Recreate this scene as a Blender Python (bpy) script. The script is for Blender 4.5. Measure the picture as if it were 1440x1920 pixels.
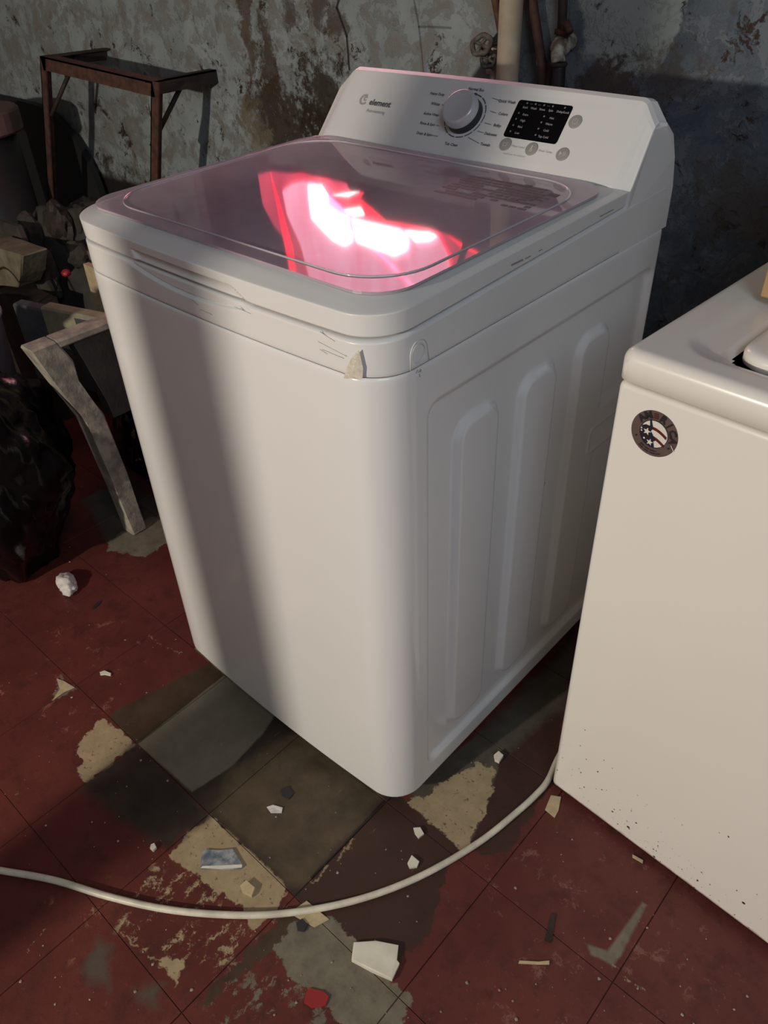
import bpy, bmesh, math, random
from mathutils import Vector, Matrix, noise
C = bpy.context.scene.collection
for o in list(bpy.data.objects): bpy.data.objects.remove(o)
PI = math.pi
# ---------------------------------------------------------------- camera
CAM = Vector((0.73763, -0.48575, 1.12746)); YAW, PIT, ROL, FPX = -0.76137, 0.65939, -0.04418, 1461.6
FW = Vector((math.sin(YAW)*math.cos(PIT), math.cos(YAW)*math.cos(PIT), -math.sin(PIT)))
_r = Vector((math.cos(YAW), -math.sin(YAW), 0)); _u = _r.cross(FW)
RT = _r*math.cos(ROL) + _u*math.sin(ROL); UP = _u*math.cos(ROL) - _r*math.sin(ROL)
cd = bpy.data.cameras.new('camera'); cam = bpy.data.objects.new('camera', cd); C.objects.link(cam)
cam.matrix_world = Matrix(((RT.x, UP.x, -FW.x, CAM.x), (RT.y, UP.y, -FW.y, CAM.y), (RT.z, UP.z, -FW.z, CAM.z), (0, 0, 0, 1)))
cd.sensor_fit = 'VERTICAL'; cd.sensor_height = 36; cd.lens = FPX/1920*36; cd.clip_start = .02
bpy.context.scene.camera = cam
# ---------------------------------------------------------------- world, lamps, exposure
w = bpy.data.worlds.new('world'); bpy.context.scene.world = w; w.use_nodes = True
w.node_tree.nodes['Background'].inputs[0].default_value = (.55, .62, .75, 1); w.node_tree.nodes['Background'].inputs[1].default_value = .05
LIGHTX = -.155
def lamp(name, kind, loc, energy, col, size=None, target=None, sy=None):
    l = bpy.data.lights.new(name, kind); l.energy = energy; l.color = col
    if kind == 'POINT': l.shadow_soft_size = size
    if kind == 'AREA':
        l.size = size
        if sy: l.shape = 'RECTANGLE'; l.size_y = sy
    o = bpy.data.objects.new(name, l); C.objects.link(o); o.location = loc
    if target: o.rotation_euler = (Vector(target)-Vector(loc)).to_track_quat('-Z', 'Y').to_euler()
    return o
lamp('work_lamp', 'POINT', (LIGHTX, -2.4, 1.22), 160, (1, .885, .73), .038)
lamp('fill_light', 'AREA', (1.85, -1.0, 2.25), 15, (.76, .87, 1), .9, (.2, .2, .5), 1.1)  # added cool fill from above right, not a modelled opening
vs = bpy.context.scene.view_settings
bpy.context.scene.display_settings.display_device = 'sRGB'
vs.view_transform = 'Standard'; vs.look = 'None'; vs.exposure = 0; vs.gamma = 1; vs.use_curve_mapping = False

# ---------------------------------------------------------------- helpers
def ray(u, v): return FW + RT*((u-720)/FPX) - UP*((v-960)/FPX)
def P(u, v, ax, val):                       # the point of a plane (floor, wall, machine face) seen at a pixel
    d = ray(u, v); t = (val-CAM[ax])/d[ax]; return CAM + d*t
def F(u, v, z=0.0): p = P(u, v, 2, z); return (p.x, p.y)

def tag(o, label=None, cat=None, group=None, kind=None):
    if label: o['label'] = label
    if cat: o['category'] = cat
    if group: o['group'] = group
    if kind: o['kind'] = kind
    return o
def empty(name, loc=(0, 0, 0), rz=0, label=None, cat=None, group=None):
    o = bpy.data.objects.new(name, None); C.objects.link(o); o.location = loc; o.rotation_euler = (0, 0, rz); o.empty_display_size = .05
    return tag(o, label, cat, group)
def link(name, me, mat=None, parent=None, smooth=False, loc=None):
    if smooth:
        for p in me.polygons: p.use_smooth = True
    o = bpy.data.objects.new(name, me); C.objects.link(o)
    if mat: me.materials.append(mat)
    if parent: o.parent = parent
    if loc: o.location = loc
    return o
def obj(name, bm, mat=None, parent=None, smooth=False, loc=None):
    me = bpy.data.meshes.new(name); bmesh.ops.recalc_face_normals(bm, faces=bm.faces); bm.to_mesh(me); bm.free()
    return link(name, me, mat, parent, smooth, loc)
def box(bm, a, b, bev=0, seg=2, M=None):
    r = bmesh.ops.create_cube(bm, size=1); vs_ = r['verts']
    for v in vs_:
        v.co = Vector([(a[i]+b[i])/2 + v.co[i]*(b[i]-a[i]) for i in range(3)])
    if bev:
        ed = list({e for v in vs_ for e in v.link_edges})
        rr = bmesh.ops.bevel(bm, geom=ed, offset=bev, segments=seg, profile=.5, affect='EDGES')
        vs_ = list({v for f in rr['faces'] for v in f.verts} | {v for v in vs_ if v.is_valid})
    if M:
        for v in vs_: v.co = M @ v.co
def mkbox(name, a, b, mat, parent=None, bev=0, seg=2, smooth=False):
    bm = bmesh.new(); box(bm, a, b, bev, seg); return obj(name, bm, mat, parent, smooth)
def tube(bm, pts, r, n=12, cap=True, close=False):
    pts = [Vector(p) for p in pts]; rings = []; prev = None
    rs = r if isinstance(r, (list, tuple)) else [r]*len(pts)
    for i, p in enumerate(pts):
        if close: d = pts[(i+1) % len(pts)]-pts[i-1]
        else: d = pts[min(i+1, len(pts)-1)]-pts[max(i-1, 0)]
        d.normalize()
        if prev is None: a = d.orthogonal().normalized()
        else: a = (prev-d*prev.dot(d)).normalized()
        prev = a; b = d.cross(a)
        rings.append([bm.verts.new(p+(a*math.cos(2*PI*k/n)+b*math.sin(2*PI*k/n))*rs[i]) for k in range(n)])
    m = len(rings)
    for i in range(m if close else m-1):
        A, B = rings[i], rings[(i+1) % m]
        for k in range(n): bm.faces.new((A[k], A[(k+1) % n], B[(k+1) % n], B[k]))
    if cap and not close: bm.faces.new(rings[0][::-1]); bm.faces.new(rings[-1])
def mktube(name, pts, r, mat, parent=None, n=12, close=False):
    bm = bmesh.new(); tube(bm, pts, r, n, close=close); return obj(name, bm, mat, parent, True)
def spline(pts, k=8):
    pts = [Vector(p) for p in pts]; out = []
    for i in range(len(pts)-1):
        p0 = pts[max(i-1, 0)]; p1 = pts[i]; p2 = pts[i+1]; p3 = pts[min(i+2, len(pts)-1)]
        for j in range(k):
            t = j/k; out.append(.5*((2*p1)+(p2-p0)*t+(2*p0-5*p1+4*p2-p3)*t*t+(3*p1-p0-3*p2+p3)*t**3))
    return out+[pts[-1]]
def lathe(bm, prof, n=32, M=None):
    rings = []
    for r, z in prof:
        rings.append([bm.verts.new((r*math.cos(2*PI*k/n), r*math.sin(2*PI*k/n), z)) for k in range(n)] if r > 1e-6 else [bm.verts.new((0, 0, z))])
    for A, B in zip(rings, rings[1:]):
        for k in range(n):
            k2 = (k+1) % n
            if len(A) == 1 and len(B) == 1: continue
            if len(A) == 1: bm.faces.new((A[0], B[k], B[k2]))
            elif len(B) == 1: bm.faces.new((A[k], A[k2], B[0]))
            else: bm.faces.new((A[k], A[k2], B[k2], B[k]))
    if M:
        for R in rings:
            for v in R: v.co = M @ v.co
def prism(bm, poly, lo, hi, M=None, ax=2):
    """polygon (2-D) extruded between lo and hi; ax is the extrusion axis"""
    def mk(p, h):
        c = [p[0], p[1]]; c.insert(ax, h); v = Vector(c); return bm.verts.new(M @ v if M else v)
    A = [mk(p, lo) for p in poly]; B = [mk(p, hi) for p in poly]; n = len(poly)
    bm.faces.new(A[::-1]); bm.faces.new(B)
    for i in range(n): bm.faces.new((A[i], A[(i+1) % n], B[(i+1) % n], B[i]))
def rrect(x0, x1, y0, y1, r, n=6):
    out = []
    for cx, cy, a0 in ((x1-r, y0+r, -PI/2), (x1-r, y1-r, 0), (x0+r, y1-r, PI/2), (x0+r, y0+r, PI)):
        for k in range(n+1): a = a0+PI/2*k/n; out.append((cx+r*math.cos(a), cy+r*math.sin(a)))
    return out
def blob(name, loc, scale, mat, parent=None, sub=3, amp=.15, freq=3, seed=0, flat=True, smooth=True):
    bm = bmesh.new(); bmesh.ops.create_icosphere(bm, subdivisions=sub, radius=1)
    for v in bm.verts:
        n_ = v.co.normalized(); q = n_*freq+Vector((seed*7.3, seed*3.1, seed))
        d = amp*(noise.noise(q)+.5*abs(noise.noise(q*2.3))+.3*noise.noise(q*5.1))
        v.co = n_*(1+d)
        v.co = Vector((v.co.x*scale[0], v.co.y*scale[1], v.co.z*scale[2]))
    if flat:
        lo = -scale[2]*.75
        for v in bm.verts:
            if v.co.z < lo: v.co.z = lo+(v.co.z-lo)*.02
    mz = min(v.co.z for v in bm.verts)
    for v in bm.verts: v.co.z -= mz
    return obj(name, bm, mat, parent, smooth, loc)

# ---- materials
class NT:
    def __init__(s, name):
        s.m = bpy.data.materials.new(name); s.m.use_nodes = True; s.t = s.m.node_tree; s.n = s.t.nodes; s.b = s.n['Principled BSDF']
        s.out = s.n['Material Output']
    def new(s, k, **kw):
        n = s.n.new(k)
        for a, v in kw.items(): setattr(n, a, v)
        return n
    def L(s, a, b): s.t.links.new(a, b)
    def setin(s, i, v):
        if v is None: return
        if hasattr(v, 'is_output') or isinstance(v, bpy.types.NodeSocket): s.L(v, i)
        else: i.default_value = v
    def math(s, op, a, b=None, c=None, clamp=False):
        n = s.new('ShaderNodeMath', operation=op, use_clamp=clamp); s.setin(n.inputs[0], a); s.setin(n.inputs[1], b); s.setin(n.inputs[2], c); return n.outputs[0]
    def vm(s, op, a, b=None):
        n = s.new('ShaderNodeVectorMath', operation=op); s.setin(n.inputs[0], a); s.setin(n.inputs[1], b)
        return n.outputs['Value'] if op in ('DOT_PRODUCT', 'LENGTH', 'DISTANCE') else n.outputs[0]
    def mix(s, f, a, b):
        n = s.new('ShaderNodeMix', data_type='RGBA'); s.setin(n.inputs[0], f)
        for i, v in ((6, a), (7, b)): s.setin(n.inputs[i], (tuple(v)+(1,)) if isinstance(v, tuple) and len(v) == 3 else v)
        return n.outputs[2]
    def pos(s, local=False):
        return s.new('ShaderNodeTexCoord').outputs['Object'] if local else s.new('ShaderNodeNewGeometry').outputs['Position']
    def noise(s, vec, scale, detail=4, rough=.55, col=False):
        n = s.new('ShaderNodeTexNoise'); s.L(vec, n.inputs['Vector']); n.inputs['Scale'].default_value = scale
        n.inputs['Detail'].default_value = detail; n.inputs['Roughness'].default_value = rough; return n.outputs['Color' if col else 'Fac']
    def step(s, v, lo, hi):
        n = s.new('ShaderNodeMapRange', clamp=True); s.setin(n.inputs[0], v); n.inputs[1].default_value = lo; n.inputs[2].default_value = hi; return n.outputs[0]
    def bump(s, h, strength=.3, dist=.002):
        n = s.new('ShaderNodeBump'); n.inputs['Strength'].default_value = strength; n.inputs['Distance'].default_value = dist
        s.L(h, n.inputs['Height']); s.L(n.outputs[0], s.b.inputs['Normal'])
    def poly(s, vec, pts, soft=.001):
        """mask of a convex polygon in the XY plane"""
        A = sum(pts[i][0]*pts[(i+1) % len(pts)][1]-pts[(i+1) % len(pts)][0]*pts[i][1] for i in range(len(pts)))
        if A < 0: pts = pts[::-1]
        cur = None
        for i in range(len(pts)):
            a, b = pts[i], pts[(i+1) % len(pts)]; dx, dy = b[0]-a[0], b[1]-a[1]; l = math.hypot(dx, dy); nx, ny = -dy/l, dx/l
            d = s.math('SUBTRACT', s.vm('DOT_PRODUCT', vec, (nx, ny, 0)), nx*a[0]+ny*a[1])
            cur = d if cur is None else s.math('MINIMUM', cur, d)
        return s.step(cur, -soft, soft)
    def ell(s, vec, c, r):
        """1 - scaled distance from c"""
        q = s.vm('DIVIDE', s.vm('SUBTRACT', vec, c), r); return s.math('SUBTRACT', 1.0, s.vm('LENGTH', q))
    def seg(s, vec, a, b, wd):
        a, b = Vector(a), Vector(b); d = b-a; l2 = d.length_squared
        pa = s.vm('SUBTRACT', vec, tuple(a)); h = s.math('DIVIDE', s.vm('DOT_PRODUCT', pa, tuple(d)), l2, clamp=True)
        n = s.new('ShaderNodeVectorMath', operation='SCALE'); n.inputs[0].default_value = tuple(d); s.L(h, n.inputs[3])
        dist = s.vm('LENGTH', s.vm('SUBTRACT', pa, n.outputs[0])); return s.math('SUBTRACT', 1.0, s.step(dist, wd*.4, wd))
def mat(name, col, rough=.5, metal=0, spec=.5, coat=0, var=0, vscale=20, col2=None, bump=0, bscale=60, emis=None, estr=0):
    t = NT(name); b = t.b
    b.inputs['Roughness'].default_value = rough; b.inputs['Metallic'].default_value = metal
    b.inputs['Specular IOR Level'].default_value = spec; b.inputs['Coat Weight'].default_value = coat; b.inputs['Coat Roughness'].default_value = .08
    p = t.pos(True)
    c2 = col2 or tuple(c*(1-var) for c in col)
    f = t.step(t.noise(p, vscale, 5, .6), .38, .62)
    t.L(t.mix(f, col, c2), b.inputs['Base Color'])
    if bump: t.bump(t.noise(p, bscale, 5, .6), bump, .003)
    if emis: b.inputs['Emission Color'].default_value = (*emis, 1); b.inputs['Emission Strength'].default_value = estr
    return t.m

M = {}
M['enamel'] = mat('washer_enamel', (.80, .805, .81), .22, spec=.5, coat=.25, var=.02, vscale=4)
M['plastic'] = mat('washer_plastic', (.77, .775, .775), .3, var=.02, vscale=5)
M['console'] = mat('console_plastic', (.76, .76, .765), .38, var=.01, vscale=5)
M['grey'] = mat('button_grey', (.33, .31, .30), .4)
M['icon'] = mat('icon_pale', (.55, .53, .5), .4)
M['ink'] = mat('ink', (.10, .10, .12), .5)
M['inkpale'] = mat('ink_pale', (.40, .38, .38), .5)
M['knob'] = mat('knob_silver', (.62, .61, .65), .28, metal=.15)
M['dark'] = mat('dark_rubber', (.03, .03, .033), .5)
M['display'] = mat('display_black', (.004, .004, .005), .35, spec=.15)
M['dispink'] = mat('display_print', (.30, .30, .32), .5)
M['steel'] = mat('drum_steel', (.35, .34, .36), .3, metal=.9, var=.2, vscale=30)
M['inner'] = mat('inner_plastic', (.55, .52, .56), .5)
M['black'] = mat('bag_plastic', (.003, .003, .0035), .2, spec=.35, bump=.7, bscale=24)
M['cable'] = mat('cable_white', (.72, .68, .56), .4, var=.25, vscale=30)
M['rust'] = mat('rusty_iron', (.10, .045, .032), .75, var=.5, vscale=40, col2=(.045, .022, .018), bump=.4)
M['rustdark'] = mat('dark_iron', (.035, .024, .02), .7, var=.5, vscale=30, bump=.4)
M['pipe'] = mat('cream_pvc', (.60, .54, .42), .5, col2=(.52, .44, .32), vscale=25)
M['brass'] = mat('corroded_brass', (.055, .04, .035), .65, metal=.2, col2=(.13, .13, .11), vscale=80, bump=.5)
M['chippaint'] = mat('chipped_white_paint', (.55, .53, .45), .6, col2=(.16, .12, .09), vscale=60, bump=.5)
M['hose'] = mat('black_hose', (.015, .016, .018), .45)
M['card'] = mat('cardboard', (.42, .27, .13), .85, var=.15, vscale=30)
M['concrete'] = mat('sink_concrete', (.42, .385, .31), .85, col2=(.22, .205, .18), vscale=34, bump=.6)
M['concdark'] = mat('dark_concrete', (.055, .05, .045), .9, col2=(.03, .028, .028), vscale=8, bump=.4)  # darker mottled concrete tone
M['fluff'] = mat('white_fluff', (.75, .72, .70), .95, var=.2, vscale=60, bump=.8, bscale=120)
M['chipw'] = mat('white_ceramic', (.78, .74, .62), .4, var=.12, vscale=40)
M['chipb'] = mat('beige_shard', (.55, .44, .27), .7, var=.2, vscale=60)
M['chipr'] = mat('red_paint_flake', (.30, .03, .03), .35)
M['foil'] = mat('grey_blue_foil', (.16, .19, .24), .35, metal=.3, col2=(.45, .48, .5), vscale=70, bump=.6)
M['cream'] = mat('cream_enamel', (.84, .815, .77), .25, coat=.2)
M['woodbrown'] = mat('brown_wood', (.10, .055, .035), .6, var=.3, vscale=15)
M['wood'] = mat('post_wood', (.2, .15, .1), .7, var=.3)
M['rag'] = mat('dusty_rag', (.055, .048, .040), .95, var=.5, vscale=20, bump=.5)
M['foam'] = mat('dirty_foam', (.20, .18, .13), .9, col2=(.10, .08, .055), vscale=14, bump=.5)
M['redplastic'] = mat('red_plastic', (.3, .015, .015), .5)
M['bucket'] = mat('grey_plastic', (.20, .20, .23), .4, var=.1)
M['tape'] = mat('yellowed_tape', (.74, .70, .60), .25, var=.25, vscale=120, bump=.5, bscale=150)
M['gap_shade'] = mat('grey_green_gap', (.30, .35, .33), .5, var=.3, vscale=60)

# red sheet at the window and daylight behind it (the bright shape mirrored in the lid)
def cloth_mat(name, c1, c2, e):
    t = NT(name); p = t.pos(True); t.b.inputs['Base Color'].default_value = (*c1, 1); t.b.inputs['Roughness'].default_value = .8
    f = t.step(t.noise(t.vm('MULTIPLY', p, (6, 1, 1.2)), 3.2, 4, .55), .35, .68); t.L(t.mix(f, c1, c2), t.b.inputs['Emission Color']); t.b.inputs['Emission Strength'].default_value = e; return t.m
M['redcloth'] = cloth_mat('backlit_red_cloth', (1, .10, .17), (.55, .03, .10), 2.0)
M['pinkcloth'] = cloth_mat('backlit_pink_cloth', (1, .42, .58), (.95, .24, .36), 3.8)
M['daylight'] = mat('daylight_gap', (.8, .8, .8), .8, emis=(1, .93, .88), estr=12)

def glass_mat():
    t = NT('lid_glass'); t.n.remove(t.b)
    tr = t.new('ShaderNodeBsdfTransparent'); tr.inputs[0].default_value = (.95, .90, .94, 1)
    gl = t.new('ShaderNodeBsdfGlossy'); gl.inputs['Roughness'].default_value = .045; gl.inputs[0].default_value = (1, 1, 1, 1)
    df = t.new('ShaderNodeBsdfDiffuse'); df.inputs[0].default_value = (.76, .60, .71, 1)
    p = t.pos(); haze = t.step(t.noise(p, 9, 6, .65), .3, .8)  # uneven mauve haze mixed into the glass colour
    m1 = t.new('ShaderNodeMixShader'); t.L(t.math('MULTIPLY_ADD', haze, .16, .42), m1.inputs[0]); t.L(tr.outputs[0], m1.inputs[1]); t.L(df.outputs[0], m1.inputs[2])
    fr = t.new('ShaderNodeFresnel'); fr.inputs[0].default_value = 1.47
    m2 = t.new('ShaderNodeMixShader'); t.L(fr.outputs[0], m2.inputs[0]); t.L(m1.outputs[0], m2.inputs[1]); t.L(gl.outputs[0], m2.inputs[2])
    t.L(m2.outputs[0], t.out.inputs['Surface']); return t.m
M['glass'] = glass_mat()

def machine2_mat():
    t = NT('old_washer_enamel'); p = t.pos(True); b = t.b
    b.inputs['Roughness'].default_value = .28; b.inputs['Coat Weight'].default_value = .2
    base = t.mix(t.step(t.noise(p, 3, 3), .3, .7), (.85, .83, .79), (.83, .805, .765))
    sep = t.new('ShaderNodeSeparateXYZ'); t.L(p, sep.inputs[0]); x, y, z = sep.outputs
    v = t.new('ShaderNodeTexVoronoi'); v.inputs['Scale'].default_value = 52; t.L(p, v.inputs['Vector'])
    low = t.math('SUBTRACT', 1.0, t.step(z, .02, .20))
    cl = t.step(t.noise(p, 7, 2), .40, .62)
    sepc = t.new('ShaderNodeSeparateColor'); t.L(v.outputs['Color'], sepc.inputs[0])
    size = t.math('MULTIPLY', t.math('POWER', sepc.outputs[0], 5.0), .30)
    size = t.math('MULTIPLY', t.math('MULTIPLY', size, low), cl)
    dist = t.math('SUBTRACT', size, v.outputs['Distance'])
    spot = t.math('MULTIPLY', t.step(dist, -.02, .03), t.step(size, .02, .05))
    edge = t.math('MULTIPLY', t.math('SUBTRACT', 1.0, t.step(t.math('ADD', z, t.math('MULTIPLY', t.noise(p, 50, 3), -.012)), .008, .014)), .7)
    c = t.mix(spot, base, (.055, .028, .018)); c = t.mix(edge, c, (.16, .09, .045))
    t.L(c, b.inputs['Base Color']); return t.m
M['old'] = machine2_mat()

def wall_mat():
    t = NT('peeling_wall_paint'); p0 = t.pos(); b = t.b; b.inputs['Roughness'].default_value = .75; b.inputs['Specular IOR Level'].default_value = .25
    ds = t.vm('SUBTRACT', t.noise(p0, 9, 5, .6, col=True), (.5, .5, .5)); sc = t.new('ShaderNodeVectorMath', operation='SCALE'); t.L(ds, sc.inputs[0]); sc.inputs[3].default_value = .14
    p = t.vm('ADD', p0, sc.outputs[0])
    sep = t.new('ShaderNodeSeparateXYZ'); t.L(p0, sep.inputs[0]); x, y, z = sep.outputs
    right = t.step(t.math('ADD', x, t.math('MULTIPLY', t.noise(p0, 5, 4), .5)), -.02, .25)
    n1 = t.noise(p0, 6, 7, .65); n2 = t.noise(p, 17, 7, .7); n3 = t.noise(p, 45, 5, .7); n5 = t.noise(p0, 26, 7, .78)
    base = t.mix(t.step(n1, .35, .65), (.205, .235, .25), (.30, .34, .36))
    base = t.mix(t.step(n2, .50, .60), base, (.18, .18, .17))
    base = t.mix(right, base, t.mix(t.step(n2, .42, .56), (.075, .100, .130), (.14, .168, .195)))
    # pale flaked patch by the tap
    pt = t.math('ADD', t.ell(p, (.02, .9, 1.0), (.10, 1, .13)), 0.0); base = t.mix(t.step(pt, .0, .10), base, (.30, .345, .34))
    # brown chips
    ch = t.math('MULTIPLY', t.step(t.noise(p, 11, 8, .72), .60, .635), t.step(n3, .35, .5))
    base = t.mix(ch, base, (.045, .024, .018))
    ch2 = t.step(t.noise(t.vm('MULTIPLY', p, (1.0, 1, .55)), 22, 6, .75), .635, .665); base = t.mix(ch2, base, (.035, .024, .02))
    # vertical drip streaks
    vv = t.vm('MULTIPLY', p, (1.0, 1, .16)); st = t.step(t.noise(vv, 17, 5, .65), .60, .68); base = t.mix(t.math('MULTIPLY', st, .55), base, (.085, .06, .045))
    # anchored damp mould patches; broad grey darkening right of the washer (x, z)
    for (cx, cz, rx, rz, a, col) in (
        (-.88, .70, .19, .14, 1, (.040, .026, .018)), (-.70, .76, .14, .13, 1, (.035, .024, .017)), (-.60, .70, .28, .10, 1, (.028, .02, .015)), (-.98, .66, .07, .13, .6, (.22, .20, .14)),
        (-.97, .97, .035, .25, .9, (.075, .045, .028)), (-.90, .84, .05, .13, .9, (.055, .035, .022)), (-.80, .965, .035, .07, .8, (.06, .035, .03)),
        (-.71, .96, .05, .05, .8, (.06, .035, .03)), (-.65, .93, .03, .05, .8, (.06, .035, .03)),
        (.10, .90, .13, .05, .7, (.075, .055, .045)), (-.01, .86, .08, .07, .9, (.07, .05, .045)), (-1.75, .28, .5, .27, .95, (.03, .028, .024)), (-1.2, .18, .6, .33, .95, (.028, .024, .02)),
        (.38, .995, .05, .03, 1, (.035, .02, .016)), (.33, .84, .03, .025, 1, (.035, .022, .018)), (.45, .86, .05, .015, 1, (.04, .03, .025)), (.50, .55, .5, .25, .45, (.04, .045, .05)), (.27, .72, .1, .09, .8, (.10, .09, .08))):
        e = t.ell(p, (cx, .9, cz), (rx, 3, rz)); e = t.math('ADD', e, t.math('ADD', t.math('MULTIPLY', t.math('SUBTRACT', n3, .5), 1.7), t.math('MULTIPLY', t.math('SUBTRACT', n5, .5), 2.2)))
        base = t.mix(t.math('MULTIPLY', t.step(e, .10, .50), a*.92), base, col)
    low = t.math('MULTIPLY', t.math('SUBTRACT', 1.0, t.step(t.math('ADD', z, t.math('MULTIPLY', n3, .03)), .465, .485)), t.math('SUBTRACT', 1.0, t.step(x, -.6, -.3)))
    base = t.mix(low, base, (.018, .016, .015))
    # cracks
    cr = [((650, -60), (632, 15)), ((632, 15), (650, 68)), ((650, 68), (655, 130)), ((770, -40), (785, 50)), ((785, 50), (795, 135)), ((785, 50), (845, 52))]
    for k, (a_, b_) in enumerate(cr):
        m_ = t.seg(t.vm('ADD', p0, t.vm('MULTIPLY', sc.outputs[0], (.04, 0, .04))), P(*a_, 1, .9), P(*b_, 1, .9), .0042 if k < 3 else .003); base = t.mix(t.math('MULTIPLY', m_, .9 if k < 3 else .5), base, (.012, .011, .011))
    t.L(base, b.inputs['Base Color'])
    h = t.math('ADD', t.math('MULTIPLY', n2, .7), t.math('MULTIPLY', t.step(n2, .50, .55), .4)); h = t.math('SUBTRACT', h, t.math('MULTIPLY', ch, .8)); t.bump(h, .6, .004)
    return t.m
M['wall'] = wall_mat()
M['plainwall'] = mat('dark_plaster', (.12, .12, .115), .9, var=.4, vscale=4, bump=.3)
M['ceil'] = mat('dark_ceiling', (.10, .095, .09), .9)

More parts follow.
